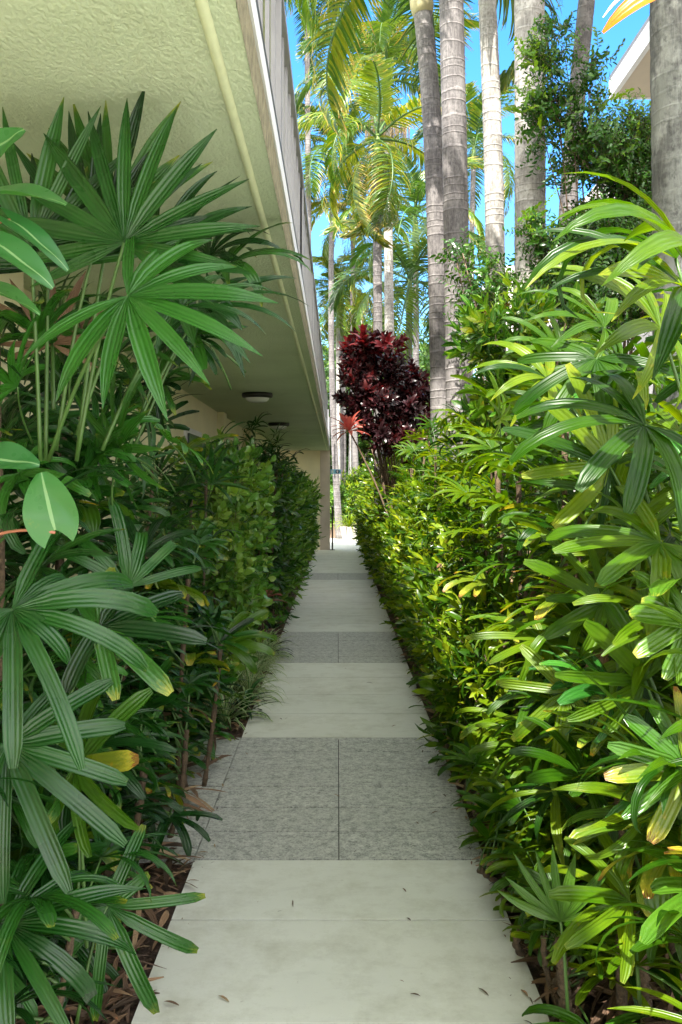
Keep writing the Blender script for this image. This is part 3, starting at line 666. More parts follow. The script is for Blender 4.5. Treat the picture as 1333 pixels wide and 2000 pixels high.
def feather_palm(px_pts, r0, r1, mat, crown, label, key='g', nf=13, fs=1.0, group=None, shaft=1.0, shaft_mat='shaft', fl=(None), a0=None, nrm=1, dead=0, flowers=False, up=1.2, lowest=-.35):
    """px_pts: world points along the trunk from the ground up"""
    base = px_pts[0]; t = thing('palm_tree', tuple(base), label, 'palm tree', group)
    pts = [np.array(p)-np.array(base) for p in px_pts]; g, q = trunk_geo(pts, r0, r1)
    part('trunk', g, mat, t); top = q[-1]
    if crown:
        dz = q[-1]-q[-5]; dz /= np.linalg.norm(dz)
        ts = np.linspace(0, 1, 12)[:, None]; g = Geo(); rr = r1*(1.32-.75*ts[:, 0]**1.5); rr[0] = r1*1.1
        g.tube(top+dz*ts*shaft-dz*.02, rr, 18); part('crownshaft', g, M[shaft_mat], t)
        a = U(0, 6.28) if a0 is None else a0
        for k in range(nf):
            f = k/(nf-1); el = up-(up-lowest)*f+U(-.1, .1); aa = a+k*2.4
            d = (math.cos(aa)*math.cos(el), math.sin(aa)*math.cos(el), math.sin(el))
            kk = key if not (f > .6 and rng.random() < .5 and key == 'g') else 'y'
            link('frond', FEA[kk][int(U(0, len(FEA[kk])-.01))], t, frame(top+dz*shaft*(.93-.1*f), d, (U(-.2, .2), U(-.2, .2), 1), fs*U(.9, 1.08)))
        if flowers:
            g = Geo()
            for sgn, ln in ((-1, .5), (1, .65)):
                for _ in range(60):
                    x = sgn*U(.05, .42); y_ = U(-.3, -.05); z0 = -.02+U(-.06, .04)
                    g.tube([(x*.2, y_*.3, z0), (x*.7, y_, z0+.06), (x, y_, z0-.1), (x+U(-.03, .03), y_, z0-.1-ln*U(.5, 1))], [.008, .006, .006, .004], 4)
            part('flower_spray', g, M['inflo'], t, Matrix.Translation(top))
    return t

def tr(pxs, Yd, zt=None):
    """trunk through pixel stations, extended straight down to the ground"""
    ps = [P(x, y, Yd) for x, y in pxs]; a, b = ps[0], ps[1]; k = a.z/(b.z-a.z); gnd = a-(b-a)*k*.6; gnd.z = 0
    if zt: 
        c, d = ps[-2], ps[-1]; e = d+(d-c)*((zt-d.z)/(d.z-c.z)); ps.append(e)
    return [gnd]+ps
# near trunks on the right
feather_palm(tr([(861, 740), (853, 420), (842, 200), (826, 25)], 9.6), .118, .098, M['trunk'], True, 'slender curved ringed palm, leftmost of the big trunks, with tan crownshaft at the top edge', 'g', 13, 1.05, None, 1.0, 'shaft_tan')
feather_palm(tr([(895, 690), (890, 380), (882, 0)], 8.75, 8.2), .128, .118, M['trunk'], True, 'grey ringed palm touching the slender curved palm on its right side', 'g', 12, 1.05)
feather_palm(tr([(968, 600), (965, 330), (952, 0)], 9.2, 8.8), .106, .088, M['trunk_pale'], True, 'thin pale mottled palm trunk between two thicker trunks', 'g', 12, 1.05)
feather_palm(tr([(1035, 620), (1036, 330), (1034, 0)], 8.5, 9.3), .152, .138, M['trunk_pale'], True, 'thickest pale palm trunk, in full sun, beside the small-leaved tree', 'g', 12, 1.1)
feather_palm(tr([(1102, 520), (1122, 260), (1145, 0)], 10.6, 9.8), .108, .094, M['trunk'], True, 'leaning grey palm trunk behind the small-leaved tree', 'g', 11, 1.0)
feather_palm(tr([(1338, 900), (1334, 400), (1328, 0)], 4.5, 7.6), .152, .142, M['trunk_lichen'], True, 'near lichen-spotted palm trunk at the right edge of the view', 'g', 11, 1.1)
# palms farther along
feather_palm(tr([(764, 900), (760, 560), (757, 240)], 17), .10, .08, M['trunk_pale'], True, 'tall palm with bright green crownshaft and hanging tan flower sprays', 'g', 15, 1.05, None, 1.0, flowers=True, a0=.3)
feather_palm(tr([(740, 900), (738, 560), (737, 345)], 14.5), .08, .07, M['trunk'], True, 'mid-height palm with a yellowing frond hanging down, in front of the tall flowering palm', 'y', 13, .95, None, .7, lowest=-1.2, a0=2.2)
bgp = [(652, 330, 27, 'g', 'tall palm whose fronds brush the balcony rail'), (690, 470, 28, 'y', 'yellow-green palm low in the far palm group, left of the tall flowering palm'),
        (665, 600, 29, 'y', 'lowest far palm with arching yellow fronds beside the slab edge'),
       (812, 470, 24, 'g', 'far palm seen through the gap left of the slender curved trunk'), (925, 330, 27, 'g', 'far palm whose fronds show between the ringed trunks'),
       (800, 610, 20, 'g', 'short far palm right of the burgundy shrub'), (600, 30, 26, 'g', 'high palm whose fronds hang in at the top beside the rail'),
       ]
for px, py, Yd, key, lab in bgp:
    top = P(px, py, Yd); feather_palm([Vector((top.x+U(-.2, .2), Yd, 0)), Vector((top.x+U(-.1, .1), Yd, top.z*.5)), top], .10, .075, M['trunk'], True, lab, key, 13, 1.15 if key == 'g' else 1.05, 'palms farther along the garden', .8, lowest=-.6)
for px0, px1, Yd, lab in [(662, 660, 28.5, 'thin pale trunk behind the blue sign'), (683, 690, 29.5, 'thin leaning pale trunk right of the blue sign')]:
    a, b = P(px0, 955, Yd), P(px1, 640, Yd); a.z = 0
    feather_palm([a, b], .075, .062, M['trunk_pale'], True, lab, 'lo', 9, .8, 'thin palms at the far end', .6)

# ------------------------------------------------------------------ background trees
def bg_tree(x, y, h, w_, label, n=1500, dark=False):
    t = thing('tree', (x, y, 0), label, 'tree', 'trees closing the far end of the garden')
    bl = [(U(-.5, .5)*w_, U(-.4, .4)*w_, h*U(.22, .9), w_*U(.35, .55), w_*U(.35, .5), h*U(.12, .2)) for _ in range(9)]
    pts, outs = blob_points(bl, n, .4); part('crown', twig_cloud('tree', pts, outs, .4, 1.7), [M['tree'], M['twig']], t)
    part('trunk', branches(bl, .09, n=1), M['bark'], t)
tl = ['bushy far tree left of centre beyond the end column', 'far tree directly behind the blue sign', 'far tree behind the far palm group', 'far tree behind the burgundy shrub', 'far tree behind the slender curved trunk', 'far tree between the big ringed trunks', 'far tree behind the pale trunks', 'far tree beside the white house']
for i, (x, y, h) in enumerate([(-2.5, 36, 9), (0.2, 38, 9.2), (1.6, 41, 9.8), (3.4, 38, 8.6), (5.0, 36, 8.0), (6.6, 34, 7.4), (8.6, 33, 8.2), (11.5, 36, 9)]):
    bg_tree(x, y, h, 3.0, tl[i])
# low planting behind the wall and pot
for i, (x, y, h, k, m, lab) in enumerate([(-.15, 27.9, 1.5, 'hedge', 'clusia', 'leafy green shrub behind the garden wall, left of the pot'), (.55, 27.95, 2.0, 'hedge', 'hedge', 'light green shrub behind the garden wall, above the pot'), (1.5, 28.4, 2.4, 'hedge', 'hedge', 'tall green shrub behind the garden wall, right end'), (.2, 31, 2.4, 'clusia', 'murraya', 'dark shrub under the far thin trunks'), (2.6, 30, 3.6, 'tree', 'tree', 'large leafy shrub right of the far thin trunks')]):
    shrub('shrub', (x, y, 0), [(0, 0, h*.45, .55, .5, h*.5), (.2, 0, h*.7, .4, .4, h*.3)], k, 420, M[m], lab, 'shrub', scale=1.6 if k != 'tree' else .8)

# ------------------------------------------------------------------ buildings on the right
Hs = thing('white_house', (7, 12, 0), 'white two storey house with overhanging eave behind the right-hand trees', 'house')
def hp(name, g, m, par=None):
    o = part(name, g, m, par or Hs, smooth=False)
    if par is None: o.matrix_basis = Matrix.Translation(-Hs.location)
    return o
g = Geo(); g.box(5.9, 12, 3, 23, 0, 8.46); hp('wall', g, M['house'])
g = Geo(); g.box(4.95, 12.2, 2, 16, 8.50, 8.54); hp('soffit', g, M['soffit'])
g = Geo(); g.box(4.86, 4.945, 1.95, 16.06, 8.48, 8.80); g.box(4.95, 12.2, 16.001, 16.06, 8.48, 8.80); hp('fascia', g, M['white'])
g = Geo(); g.box(4.87, 12.2, 2, 16.05, 8.801, 8.90); hp('roof', g, M['roofm'])
for yy_ in (6, 10, 14, 18.5, 21):
    for z0 in (2.2, 5.4):
        g = Geo(); g.box(5.84, 5.899, yy_, yy_+1.5, z0, z0+1.5); wf = hp('window', g, M['white'])
        g = Geo(); g.box(5.825, 5.839, yy_+.08, yy_+.71, z0+.08, z0+1.42); g.box(5.825, 5.839, yy_+.79, yy_+1.42, z0+.08, z0+1.42); link('pane', g.mesh('pane', M['pane'], False), wf)
Hf = thing('far_house', (10, 42, 0), 'distant white building glimpsed between the pale palm trunks', 'house')
g = Geo(); g.box(-2.3, 5, 0, 8, 0, 11.6); part('wall', g, M['house'], Hf, smooth=False)
g = Geo(); g.box(-2.6, 5.3, -.3, 8.3, 11.6, 11.9); part('roof', g, M['white'], Hf, smooth=False)
for k in range(3):
    g = Geo(); g.box(-1.8+k*2, -.6+k*2, -.05, -.001, 8.6, 10.2); wf = part('window', g, M['white'], Hf, smooth=False)
    g = Geo(); g.box(-1.7+k*2, -.7+k*2, -.07, -.051, 8.7, 10.1); part('pane', g, M['pane'], wf, smooth=False)

# ------------------------------------------------------------------ right-hand shrubs and small trees
def rel(px, py, Y, loc): p = P(px, py, Y); return (p.x-loc[0], p.y-loc[1], p.z-loc[2])
loc = (2.5, 8.3, 0)
bl = []
for px, py, Yd, rx, rz in [(1160, 480, 8, .30, .35), (1230, 420, 8.2, .33, .5), (1120, 560, 7.8, .30, .25), (1230, 560, 7.8, .34, .3), (1225, 290, 8.3, .26, .28), (1165, 300, 8, .2, .2), (1255, 340, 8.4, .22, .4), (1180, 610, 7.6, .4, .2), (1085, 500, 8, .14, .15)]:
    bl.append((*rel(px, py, Yd, loc), rx, .35, rz))
T = shrub('small_leaved_tree', loc, bl, 'murraya', 3400, M['murraya'], 'dark glossy small-leaved tree in front of the white house', 'tree', r0=.022, shell=.3, nb=2)
shoots = Geo(); sp = []; so_ = []; yp = []; yo = []
for pts_ in [[(1110, 420), (1095, 250), (1075, 130), (1060, 25)], [(1130, 400), (1120, 260), (1110, 150), (1095, 60)], [(1105, 430), (1060, 260), (1030, 200)], [(1170, 330), (1150, 200), (1165, 110)], [(1080, 500), (1045, 460), (1038, 430)], [(1150, 330), (1080, 210), (1045, 185)], [(1100, 300), (1060, 120), (1035, 110)]]:
    q = np.array([rel(x, y_, 7.9, loc) for x, y_ in pts_]); tt = np.linspace(0, len(q)-1, 30); qq = np.stack([np.interp(tt, np.arange(len(q)), q[:, i]) for i in range(3)], 1)
    shoots.tube(qq, np.linspace(.007, .002, 30), 5)
    for i in range(5, 30):
        for _ in range(3): (yp if (i > 24 and pts_[-1][0] < 1050) else sp).append(qq[i]+rng.normal(0, .05, 3)); (yo if (i > 24 and pts_[-1][0] < 1050) else so_).append(rng.normal(0, .7, 3))
part('stem', shoots, M['twig'], T); part('foliage', twig_cloud('murraya', sp, so_, .5), [M['murraya'], M['twig']], T)
pts, outs = blob_points([(*rel(1045, 125, 7.8, loc), .10, .1, .13), (*rel(1015, 190, 7.8, loc), .09, .1, .05), (*rel(1180, 200, 8, loc), .16, .1, .05), (*rel(1250, 230, 8, loc), .12, .1, .06)], 60, .2)
part('young_foliage', twig_cloud('murraya', list(pts)+yp, list(outs)+yo, .6, .9), [M['young'], M['twig']], T)

shrub('shrub', (1.55, 7.7, 0), [(*rel(945, 560, 7.9, (1.55, 7.7, 0)), .22, .3, .22), (*rel(905, 505, 7.9, (1.55, 7.7, 0)), .14, .2, .08), (*rel(960, 610, 7.9, (1.55, 7.7, 0)), .3, .3, .2)], 'murraya', 260, M['murraya'], 'small dark-leaved shrub with bright tips in front of the grey ringed trunks', 'shrub', shell=.3, nb=2)
loc = (1.25, 6.2, 0)
T = shrub('ixora_shrub', loc, [(*rel(1000, 660, 6.3, loc), .22, .25, .22), (*rel(950, 660, 6.5, loc), .14, .2, .15), (*rel(1080, 650, 6.1, loc), .22, .25, .14), (0, 0, 1.9, .3, .3, .4)], 'ixora', 330, M['ixora'], 'yellow-green shrub with small red flower heads at the feet of the pale trunks', 'shrub', nb=2)
def flower_head(root, p, r=.035):
    g = Geo(); n = 40; q = Geo(); ribbon(q, (0, 0, 0), (1, 0, 0), (0, 1, 0), .012, .008, prof_leaf, .4, .5, n=3, m=3)
    ms = []
    for _ in range(n):
        v = Vector(rng.normal(size=3)).normalized(); v.z = abs(v.z); ms.append(frame(v*r*U(.6, 1), v, (0, .3, 1), U(.8, 1.3), True))
    g.cloud(q, ms); part('flower_head', g, M['redtop'], root, Matrix.Translation(Vector(p)-root.location))
for px, py in [(948, 618), (1004, 640), (990, 600), (925, 660)]: flower_head(T, P(px, py, 6.2))

# hedge and lady palms on the right
near_labels = ['big near lady palm with long bright arching leaves at the right edge', 'second lady palm in the right hedge, broad glossy fans facing the path', 'third lady palm in the right hedge with blunt-tipped fans',
   'fourth lady palm in the right hedge, rising in front of the near lichened trunk', 'fifth lady palm of the right hedge, below the yellow-green shrub', 'sixth lady palm of the right hedge, dense dark fans near the top of the hedge']
spots = [(1.02, 1.95), (1.12, 2.65), (.98, 3.25), (1.15, 3.9), (.98, 4.55), (1.12, 5.3)]
for i, (x, y) in enumerate(spots):
    hs = [U(.8, 1.1), U(1.2, 1.5), U(1.5, 1.75), U(1.7, 1.95), U(.55, .8), U(1.3, 1.7), U(.3, .45)]
    if i == 0: hs = [1.35, 1.1, .9, .6, 1.5]
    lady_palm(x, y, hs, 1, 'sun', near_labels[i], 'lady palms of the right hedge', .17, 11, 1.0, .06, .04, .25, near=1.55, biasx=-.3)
i = 0
for y in np.arange(5.9, 13.5, .62):
    x = .98 if i % 2 else 1.15; i += 1
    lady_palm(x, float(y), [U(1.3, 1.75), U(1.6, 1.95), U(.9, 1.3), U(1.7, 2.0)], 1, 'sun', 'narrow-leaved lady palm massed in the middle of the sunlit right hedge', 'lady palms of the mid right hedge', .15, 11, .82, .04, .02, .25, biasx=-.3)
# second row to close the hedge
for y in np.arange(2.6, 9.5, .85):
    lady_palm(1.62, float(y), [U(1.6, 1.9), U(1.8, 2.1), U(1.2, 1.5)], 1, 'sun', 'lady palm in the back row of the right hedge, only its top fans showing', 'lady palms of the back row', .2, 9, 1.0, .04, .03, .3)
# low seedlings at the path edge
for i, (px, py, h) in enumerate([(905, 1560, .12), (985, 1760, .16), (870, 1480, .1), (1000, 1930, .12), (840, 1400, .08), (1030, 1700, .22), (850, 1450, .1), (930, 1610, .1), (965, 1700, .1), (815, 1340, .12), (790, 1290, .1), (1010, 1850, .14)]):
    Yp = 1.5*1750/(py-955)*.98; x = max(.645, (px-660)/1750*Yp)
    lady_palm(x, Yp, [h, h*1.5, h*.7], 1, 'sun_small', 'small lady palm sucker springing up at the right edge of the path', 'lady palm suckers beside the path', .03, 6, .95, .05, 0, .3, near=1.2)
hclip = lambda q: (q[:, 0] > .585) & (q[:, 2] > .03)
hp_ = [(0, 0, .45, .22, .5, .45), (.12, 0, 1.05, .24, .5, .42), (.0, .2, .75, .22, .4, .4)]
i = 0
for y in np.arange(4.6, 24.4, .9):
    h = 1.0 if y > 8 else (.55 if y < 5.5 else .8)
    bl = [(a, b, c*h*1.12, d, e, f*h*1.1) for a, b, c, d, e, f in hp_]
    shrub('hedge_shrub', (.86, float(y), 0), bl, 'hedge', 420 if y > 8 else 260, M['hedge'], 'yellow-green small-leaved hedge shrub lining the right edge of the path', 'shrub', 'small-leaved shrubs of the right hedge', r0=.01, clip=hclip, scale=1.15 if y < 12 else 1.3)
for y in np.arange(14, 24, 1.1):
    shrub('hedge_shrub', (1.15, float(y), 0), [(0, 0, 1.6, .35, .6, .5), (0, 0, .9, .3, .6, .6)], 'hedge', 260, M['hedge'], 'taller green shrub in the far part of the right hedge', 'shrub', 'taller shrubs of the far right hedge', scale=1.7)

# burgundy shrub and pink cordyline
loc = (.86, 11.6, 0)
T = shrub('burgundy_shrub', loc, [(*rel(735, 730, 11.5, loc), .33, .3, .32), (*rel(800, 760, 11.8, loc), .26, .3, .22), (*rel(690, 690, 11.4, loc), .14, .15, .1), (*rel(840, 790, 12, loc), .16, .2, .16), (*rel(730, 800, 11.3, loc), .26, .3, .3), (*rel(700, 760, 11.3, loc), .2, .25, .3), (*rel(735, 705, 11.5, loc), .26, .25, .10), (*rel(790, 820, 11.6, loc), .3, .3, .2), (*rel(745, 860, 11.3, loc), .22, .25, .18), (*rel(800, 875, 11.4, loc), .25, .25, .16)],
   'burg', 330, M['burgundy'], 'dark burgundy broad-leaved shrub with red top leaves rising above the right hedge', 'shrub', scale=.82, shell=.3, r0=.02, nb=2)
pts, outs = blob_points([(*rel(715, 688, 11.2, loc), .17, .2, .07), (*rel(745, 680, 11.2, loc), .17, .2, .05)], 26, .2)
part('red_top_leaves', twig_cloud('burg', pts, outs, 1.4, 1.0), [M['redtop'], M['twig']], T)
p = P(683, 842, 11.0); t = thing('cordyline', (.66, 11.0, 0), 'leaning cordyline with a pink and orange leaf rosette over the path', 'plant')
g = Geo(); b = Vector((p.x-.66, 0, p.z)); tt = np.linspace(0, 1, 14)[:, None]; g.tube(np.array([.2, .1, 0])*(1-tt)+np.array(b)*tt+np.sin(tt*math.pi)*np.array([.12, 0, .05]), np.linspace(.014, .009, 14), 8); part('stem', g, M['twig'], t)
g = Geo(); rosette(g, 22, .27, .062, prof_leaf, -.2, 1.25, .6, m=5, nn=8); part('foliage', g, M['pinkorange'], t, frame(b, (0, 1, 0), (-.2, -.35, 1)))

# ------------------------------------------------------------------ left bed
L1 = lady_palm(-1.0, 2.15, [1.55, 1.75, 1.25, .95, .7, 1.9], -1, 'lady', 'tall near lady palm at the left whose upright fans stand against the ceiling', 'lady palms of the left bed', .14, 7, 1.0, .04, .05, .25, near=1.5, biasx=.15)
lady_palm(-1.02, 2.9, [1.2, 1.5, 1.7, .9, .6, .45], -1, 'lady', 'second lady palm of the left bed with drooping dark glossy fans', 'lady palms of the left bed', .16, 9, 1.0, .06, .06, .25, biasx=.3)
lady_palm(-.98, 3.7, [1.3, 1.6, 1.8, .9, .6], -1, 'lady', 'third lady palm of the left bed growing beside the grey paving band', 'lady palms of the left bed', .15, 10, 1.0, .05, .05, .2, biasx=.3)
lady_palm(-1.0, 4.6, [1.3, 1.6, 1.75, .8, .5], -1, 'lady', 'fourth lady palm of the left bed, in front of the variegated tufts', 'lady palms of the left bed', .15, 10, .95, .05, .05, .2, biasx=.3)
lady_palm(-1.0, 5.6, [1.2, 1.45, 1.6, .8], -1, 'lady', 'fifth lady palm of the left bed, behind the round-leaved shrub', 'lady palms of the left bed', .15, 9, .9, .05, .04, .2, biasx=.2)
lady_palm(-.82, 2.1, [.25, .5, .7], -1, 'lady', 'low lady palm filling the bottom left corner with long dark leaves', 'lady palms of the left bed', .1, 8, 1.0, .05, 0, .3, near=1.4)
lady_palm(-.9, 3.55, [.5, .8], -1, 'lady_small', 'slim lady palm stem at the corner of the grey paving', 'lady palms of the left bed', .06, 9, 1.0, .05, .05, .3)
lc = lambda q: (q[:, 0] < -.60) & (q[:, 0] > -1.32) & (q[:, 2] > .02) & (q[:, 2] < 2.35)
shrub('round_leaved_shrub', (-.92, 6.6, 0), [(0, 0, 1.35, .3, .45, .4), (0, .2, .9, .3, .5, .4), (0, -.1, .5, .25, .4, .35)], 'clusia', 380, M['clusia'], 'round-leaved light green shrub in the left bed before the dark palms', 'shrub', 'round-leaved shrubs of the left bed', clip=lc, scale=1.05)
shrub('round_leaved_shrub', (-.92, 7.6, 0), [(0, 0, 1.35, .3, .45, .45), (0, .2, .9, .3, .5, .4), (0, -.1, .45, .25, .4, .35)], 'clusia', 420, M['clusia'], 'second round-leaved shrub above the pink leaf, against the dark lady palm', 'shrub', 'round-leaved shrubs of the left bed', clip=lc, scale=1.05)
for i, y in enumerate([8.8, 9.6, 10.6, 11.6]):
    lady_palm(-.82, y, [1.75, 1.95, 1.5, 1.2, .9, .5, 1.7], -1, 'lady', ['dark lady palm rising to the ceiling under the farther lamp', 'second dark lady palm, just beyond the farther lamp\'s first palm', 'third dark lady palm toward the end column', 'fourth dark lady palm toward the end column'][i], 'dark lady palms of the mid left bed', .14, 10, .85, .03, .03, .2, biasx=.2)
for y in np.arange(10, 21.5, 1.0):
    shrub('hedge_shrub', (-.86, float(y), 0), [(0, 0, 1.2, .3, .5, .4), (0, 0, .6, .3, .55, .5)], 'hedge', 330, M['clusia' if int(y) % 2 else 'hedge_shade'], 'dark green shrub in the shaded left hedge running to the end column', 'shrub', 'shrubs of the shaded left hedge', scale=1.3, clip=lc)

for i, (x, y, hs) in enumerate([(-.80, 3.95, [.45, .8, 1.1]), (-.76, 4.45, [.4, .7]), (-.78, 4.95, [.5, .9, .3]), (-.82, 3.2, [.5, .9, 1.2])]):
    lady_palm(x, y, hs, -1, 'lady_small', ['slender small-leaved lady palm over the side strip of grey paving, nearest', 'slender small-leaved lady palm mid-way along the side strip of grey paving', 'slender small-leaved lady palm at the far end of the side strip of grey paving', 'slender small-leaved lady palm just before the grey paving corner'][i], 'lady palms of the left bed', .1, 12, 1.2, .05, .04, .15, biasx=.2)
def filler(root, n, side, keys, xl, ys, Ys, scale=(.6, 1.0)):
    k = 0; tries = 0
    while k < n and tries < n*30:
        tries += 1; py = U(*ys); px = U(*xl(py)); Yd = U(*Ys); hub = P(px, py, Yd)
        a = Vector((U(-.6, 1.0)*(-side), U(-.7, .1), U(-.7, .55))).normalized(); sc = U(*scale)
        if not limit_ok(hub, side, 1.5) or not limit_ok(hub+a*.27*sc, side, 1.3): continue
        b = (a*.7+Vector((0, -.65, .65))).normalized()     # stalk comes up from below and behind
        m = frame(hub-b*.29*sc-root.location, b, (-.15*side*-1, -.8, .75), sc)
        link('frond', FAN[keys[int(U(0, len(keys)-.01))]][int(U(0, 3.99))], root, m); k += 1
fresh = fans('fresh', 'lady_fresh', 6, nseg=9, L=.29, W=.038, spread=4.1, th0=.3, bend=1.0, Lp=.30, pitch=.5)
filler(L1, 56, -1, ['lady', 'lady_pt', 'lady', 'fresh', 'lady_pt'], lambda y: (-20, 430 if y < 1500 else 430-(y-1500)*.5), (620, 1900), (2.1, 3.0))
filler(L1, 18, -1, ['lady_pt', 'lady', 'fresh'], lambda y: (-20, 400), (600, 940), (2.2, 3.1))
# hero fans against the ceiling, left
S = lambda px, py, Y: P(px, py, Y)
hero(L1, S(243, 474, 1.95), (.05, .10, 1), (-.15, -1, .1), 1.0, M['lady'], S(150, 900, 2.1), 13, 4.2, .036, .34, .05, .18, prof_point, 3)
hero(L1, S(250, 578, 1.85), (.75, -.25, -.25), (-.1, -.85, .55), 1.0, M['lady_fresh'], S(95, 900, 2.1), 11, 4.1, .040, .31, .1, .5, prof_point, 5)
hero(L1, S(180, 505, 2.05), (-.25, .1, 1), (.1, -1, .1), 1.0, M['lady'], S(110, 880, 2.15), 9, 2.6, .034, .37, .05, .22, prof_point, 8)
hero(L1, S(60, 480, 2.0), (.15, .0, 1), (.1, -1, .15), 1.0, M['lady'], S(80, 900, 2.1), 9, 2.4, .034, .34, .05, .2, prof_point, 9)
hero(L1, S(215, 440, 2.15), (.1, .0, 1), (-.1, -1, .1), 1.0, M['lady'], S(150, 900, 2.1), 8, 1.8, .034, .34, .05, .2, prof_point, 10)
hero(L1, S(95, 520, 2.1), (-.2, .0, 1), (.2, -1, .2), .95, M['lady'], S(90, 900, 2.15), 7, 3.0, .036, .33, .05, .3, prof_point, 11)
hero(L1, S(300, 500, 2.2), (.9, .0, .7), (-.3, -.9, .4), 1.0, M['lady'], S(150, 850, 2.2), 8, 2.6, .038, .30, .1, .5, prof_point, 12)
hero(L1, S(440, 520, 3.0), (.9, .1, .25), (-.1, -.5, 1), 1.1, M['lady'], S(260, 880, 2.7), 8, 3.2, .036, .32, .3, 1.2, prof_point, 13)
hero(L1, S(400, 600, 2.8), (.9, -.2, -.1), (-.1, -.6, .8), 1.1, M['lady'], S(240, 900, 2.6), 9, 3.8, .036, .32, .2, .9, prof_point, 14)
hero(L1, S(410, 500, 3.1), (.5, .2, .5), (-.2, -.6, .8), 1.0, M['lady'], S(250, 880, 2.8), 8, 4.0, .036, .30, .2, 1.0, prof_point, 15)
hero(L1, S(355, 600, 2.4), (.8, .1, .1), (-.1, -.7, .7), 1.0, M['lady'], S(200, 880, 2.3), 8, 4.0, .036, .30, .2, .9, prof_point, 16)
hero(L1, S(102, 672, 2.3), (.0, -.1, .9), (.1, -1, .2), .85, M['lady_dead'], S(105, 800, 2.2), 9, 3.9, .028, .24, .1, .5, prof_point, 17)
hero(L1, S(148, 1500, 2.1), (.55, -.2, .35), (-.3, -.9, .45), 1.0, M['lady_yellow'], S(170, 1850, 2.2), 8, 4.6, .044, .25, .1, .4, prof_blunt, 18)
hero(L1, S(15, 1455, 1.9), (.5, -.3, -.8), (.1, -.8, .6), 1.05, M['lady'], S(-60, 1900, 2.0), 11, 4.1, .036, .31, .15, .7, prof_blunt, 19)
hero(L1, S(25, 1190, 1.75), (.8, -.2, -.5), (.0, -.6, .8), 1.05, M['lady'], S(-80, 1500, 1.9), 11, 3.9, .037, .33, .2, 1.0, prof_blunt, 20)
hero(L1, S(10, 1805, 1.9), (.8, -.3, -.3), (-.1, -.6, .85), 1.1, M['lady'], S(-120, 2100, 2.0), 11, 4.1, .033, .33, .3, 1.2, prof_point, 21)
hero(L1, S(195, 1225, 2.1), (.8, .1, .1), (-.1, -.8, .6), .9, M['lady'], S(100, 1500, 2.1), 8, 4.0, .044, .27, .1, .5, prof_blunt, 22)
hero(L1, S(210, 1770, 2.35), (.6, -.1, -.6), (-.2, -.8, .6), .95, M['lady'], S(150, 2000, 2.3), 8, 4.0, .040, .30, .2, .9, prof_blunt, 23)

# philodendron with heart leaves at the left edge
t = thing('philodendron', (-.80, 1.75, 0), 'climbing plant with large soft heart-shaped leaves at the left edge', 'plant')
def heart(loc_, aim, nrm, L, W, cup=.3):
    g = Geo(); n, m = 15, 9; tt = np.linspace(0, 1, n); u = np.linspace(-1, 1, m); Pn = np.zeros((n, m, 3))
    for i, a in enumerate(tt):
        w_ = W/2*max(.03, math.sin(math.pi*(a*.9+.06)**.72)**.7)
        for j_, b in enumerate(u):
            back = -.22*L*abs(b)**1.5*(1-a)**2.0
            Pn[i, j_] = (b*w_, a*L+back*1.2, cup*w_*(abs(b)**1.4)-.25*L*a*a+.002*math.sin(a*9+b*3))
    g.grid(Pn, .3); part('leaf', g, M['philo'], t, frame(Vector(loc_)-t.location, aim, nrm))
heart(S(108, 1035, 1.6), (-.25, -.1, 1), (.1, -1, .1), .105, .095, .15)
heart(S(-10, 380, 1.6), (1, -.2, .05), (0, -.5, 1), .13, .09)
heart(S(20, 430, 1.6), (1, -.1, -.6), (0, -.6, .8), .13, .05)
heart(S(-20, 470, 1.55), (1, -.1, -.5), (0, -.6, .8), .13, .07)
heart(S(-15, 300, 1.6), (.6, -.1, .6), (0, -.9, .5), .07, .06)
heart(S(-40, 560, 1.6), (1, .1, -.2), (0, -.4, 1), .11, .08)
heart(S(-25, 900, 1.6), (1, -.1, .1), (0, -.7, .8), .09, .08)
g = Geo(); c = np.array([S(-70, 2200, 1.75), S(-60, 1500, 1.7), S(-50, 1060, 1.62), S(-60, 600, 1.62), S(-40, 300, 1.62)])-np.array(t.location)
tq = np.linspace(0, 4, 40); g.tube(np.stack([np.interp(tq, range(5), c[:, i]) for i in range(3)], 1), .008, 8)
for a, b in (((-50, 1060), (108, 1040)), ((-60, 420), (-10, 380)), ((-60, 480), (20, 430))):
    q0, q1 = np.array(S(*a, 1.62))-np.array(t.location), np.array(S(*b, 1.6))-np.array(t.location); tt = np.linspace(0, 1, 8)[:, None]; g.tube(q0*(1-tt)+q1*tt+np.sin(tt*3.14)*np.array([0, 0, .012]), .003, 6)
part('stem', g, M['redstem'], t)

# small plants at the foot of the left bed
k = 0
for px, py in [(470, 1290), (500, 1300), (455, 1340), (495, 1345), (520, 1265), (440, 1390), (475, 1325), (510, 1280)]:
    Yp = 1.5*1750/(py+22-955); x = max(-.72, min(-.63, (px-660)/1750*Yp))
    strap_plant('spider_plant', (x, Yp, .0), 60, .34, .016, M['varieg'], 'tuft of cream-edged spider plant at the left edge of the path', 'plant', 'spider plants beside the path')
for px, py, lab in [(540, 1262, 'dark strap-leaved clump just before the pink leaves, touching the path'), (475, 1378, 'dark strap-leaved clump nearer the grey paving, touching the path')]:
    Yp = 1.5*1750/(py+20-955); x = min(-.61, (px-660)/1750*Yp)
    strap_plant('strap_leaved_plant', (x, Yp, 0), 26, .30, .03, M['strap'], lab, 'plant', bend=1.5, el=(.25, 1.2))
t = thing('pink_leaved_plant', P(500, 1160, 8.4)*1.0, 'low plant with dusty pink leaves in the left bed', 'plant'); t.location = (-.665, 7.9, 0)
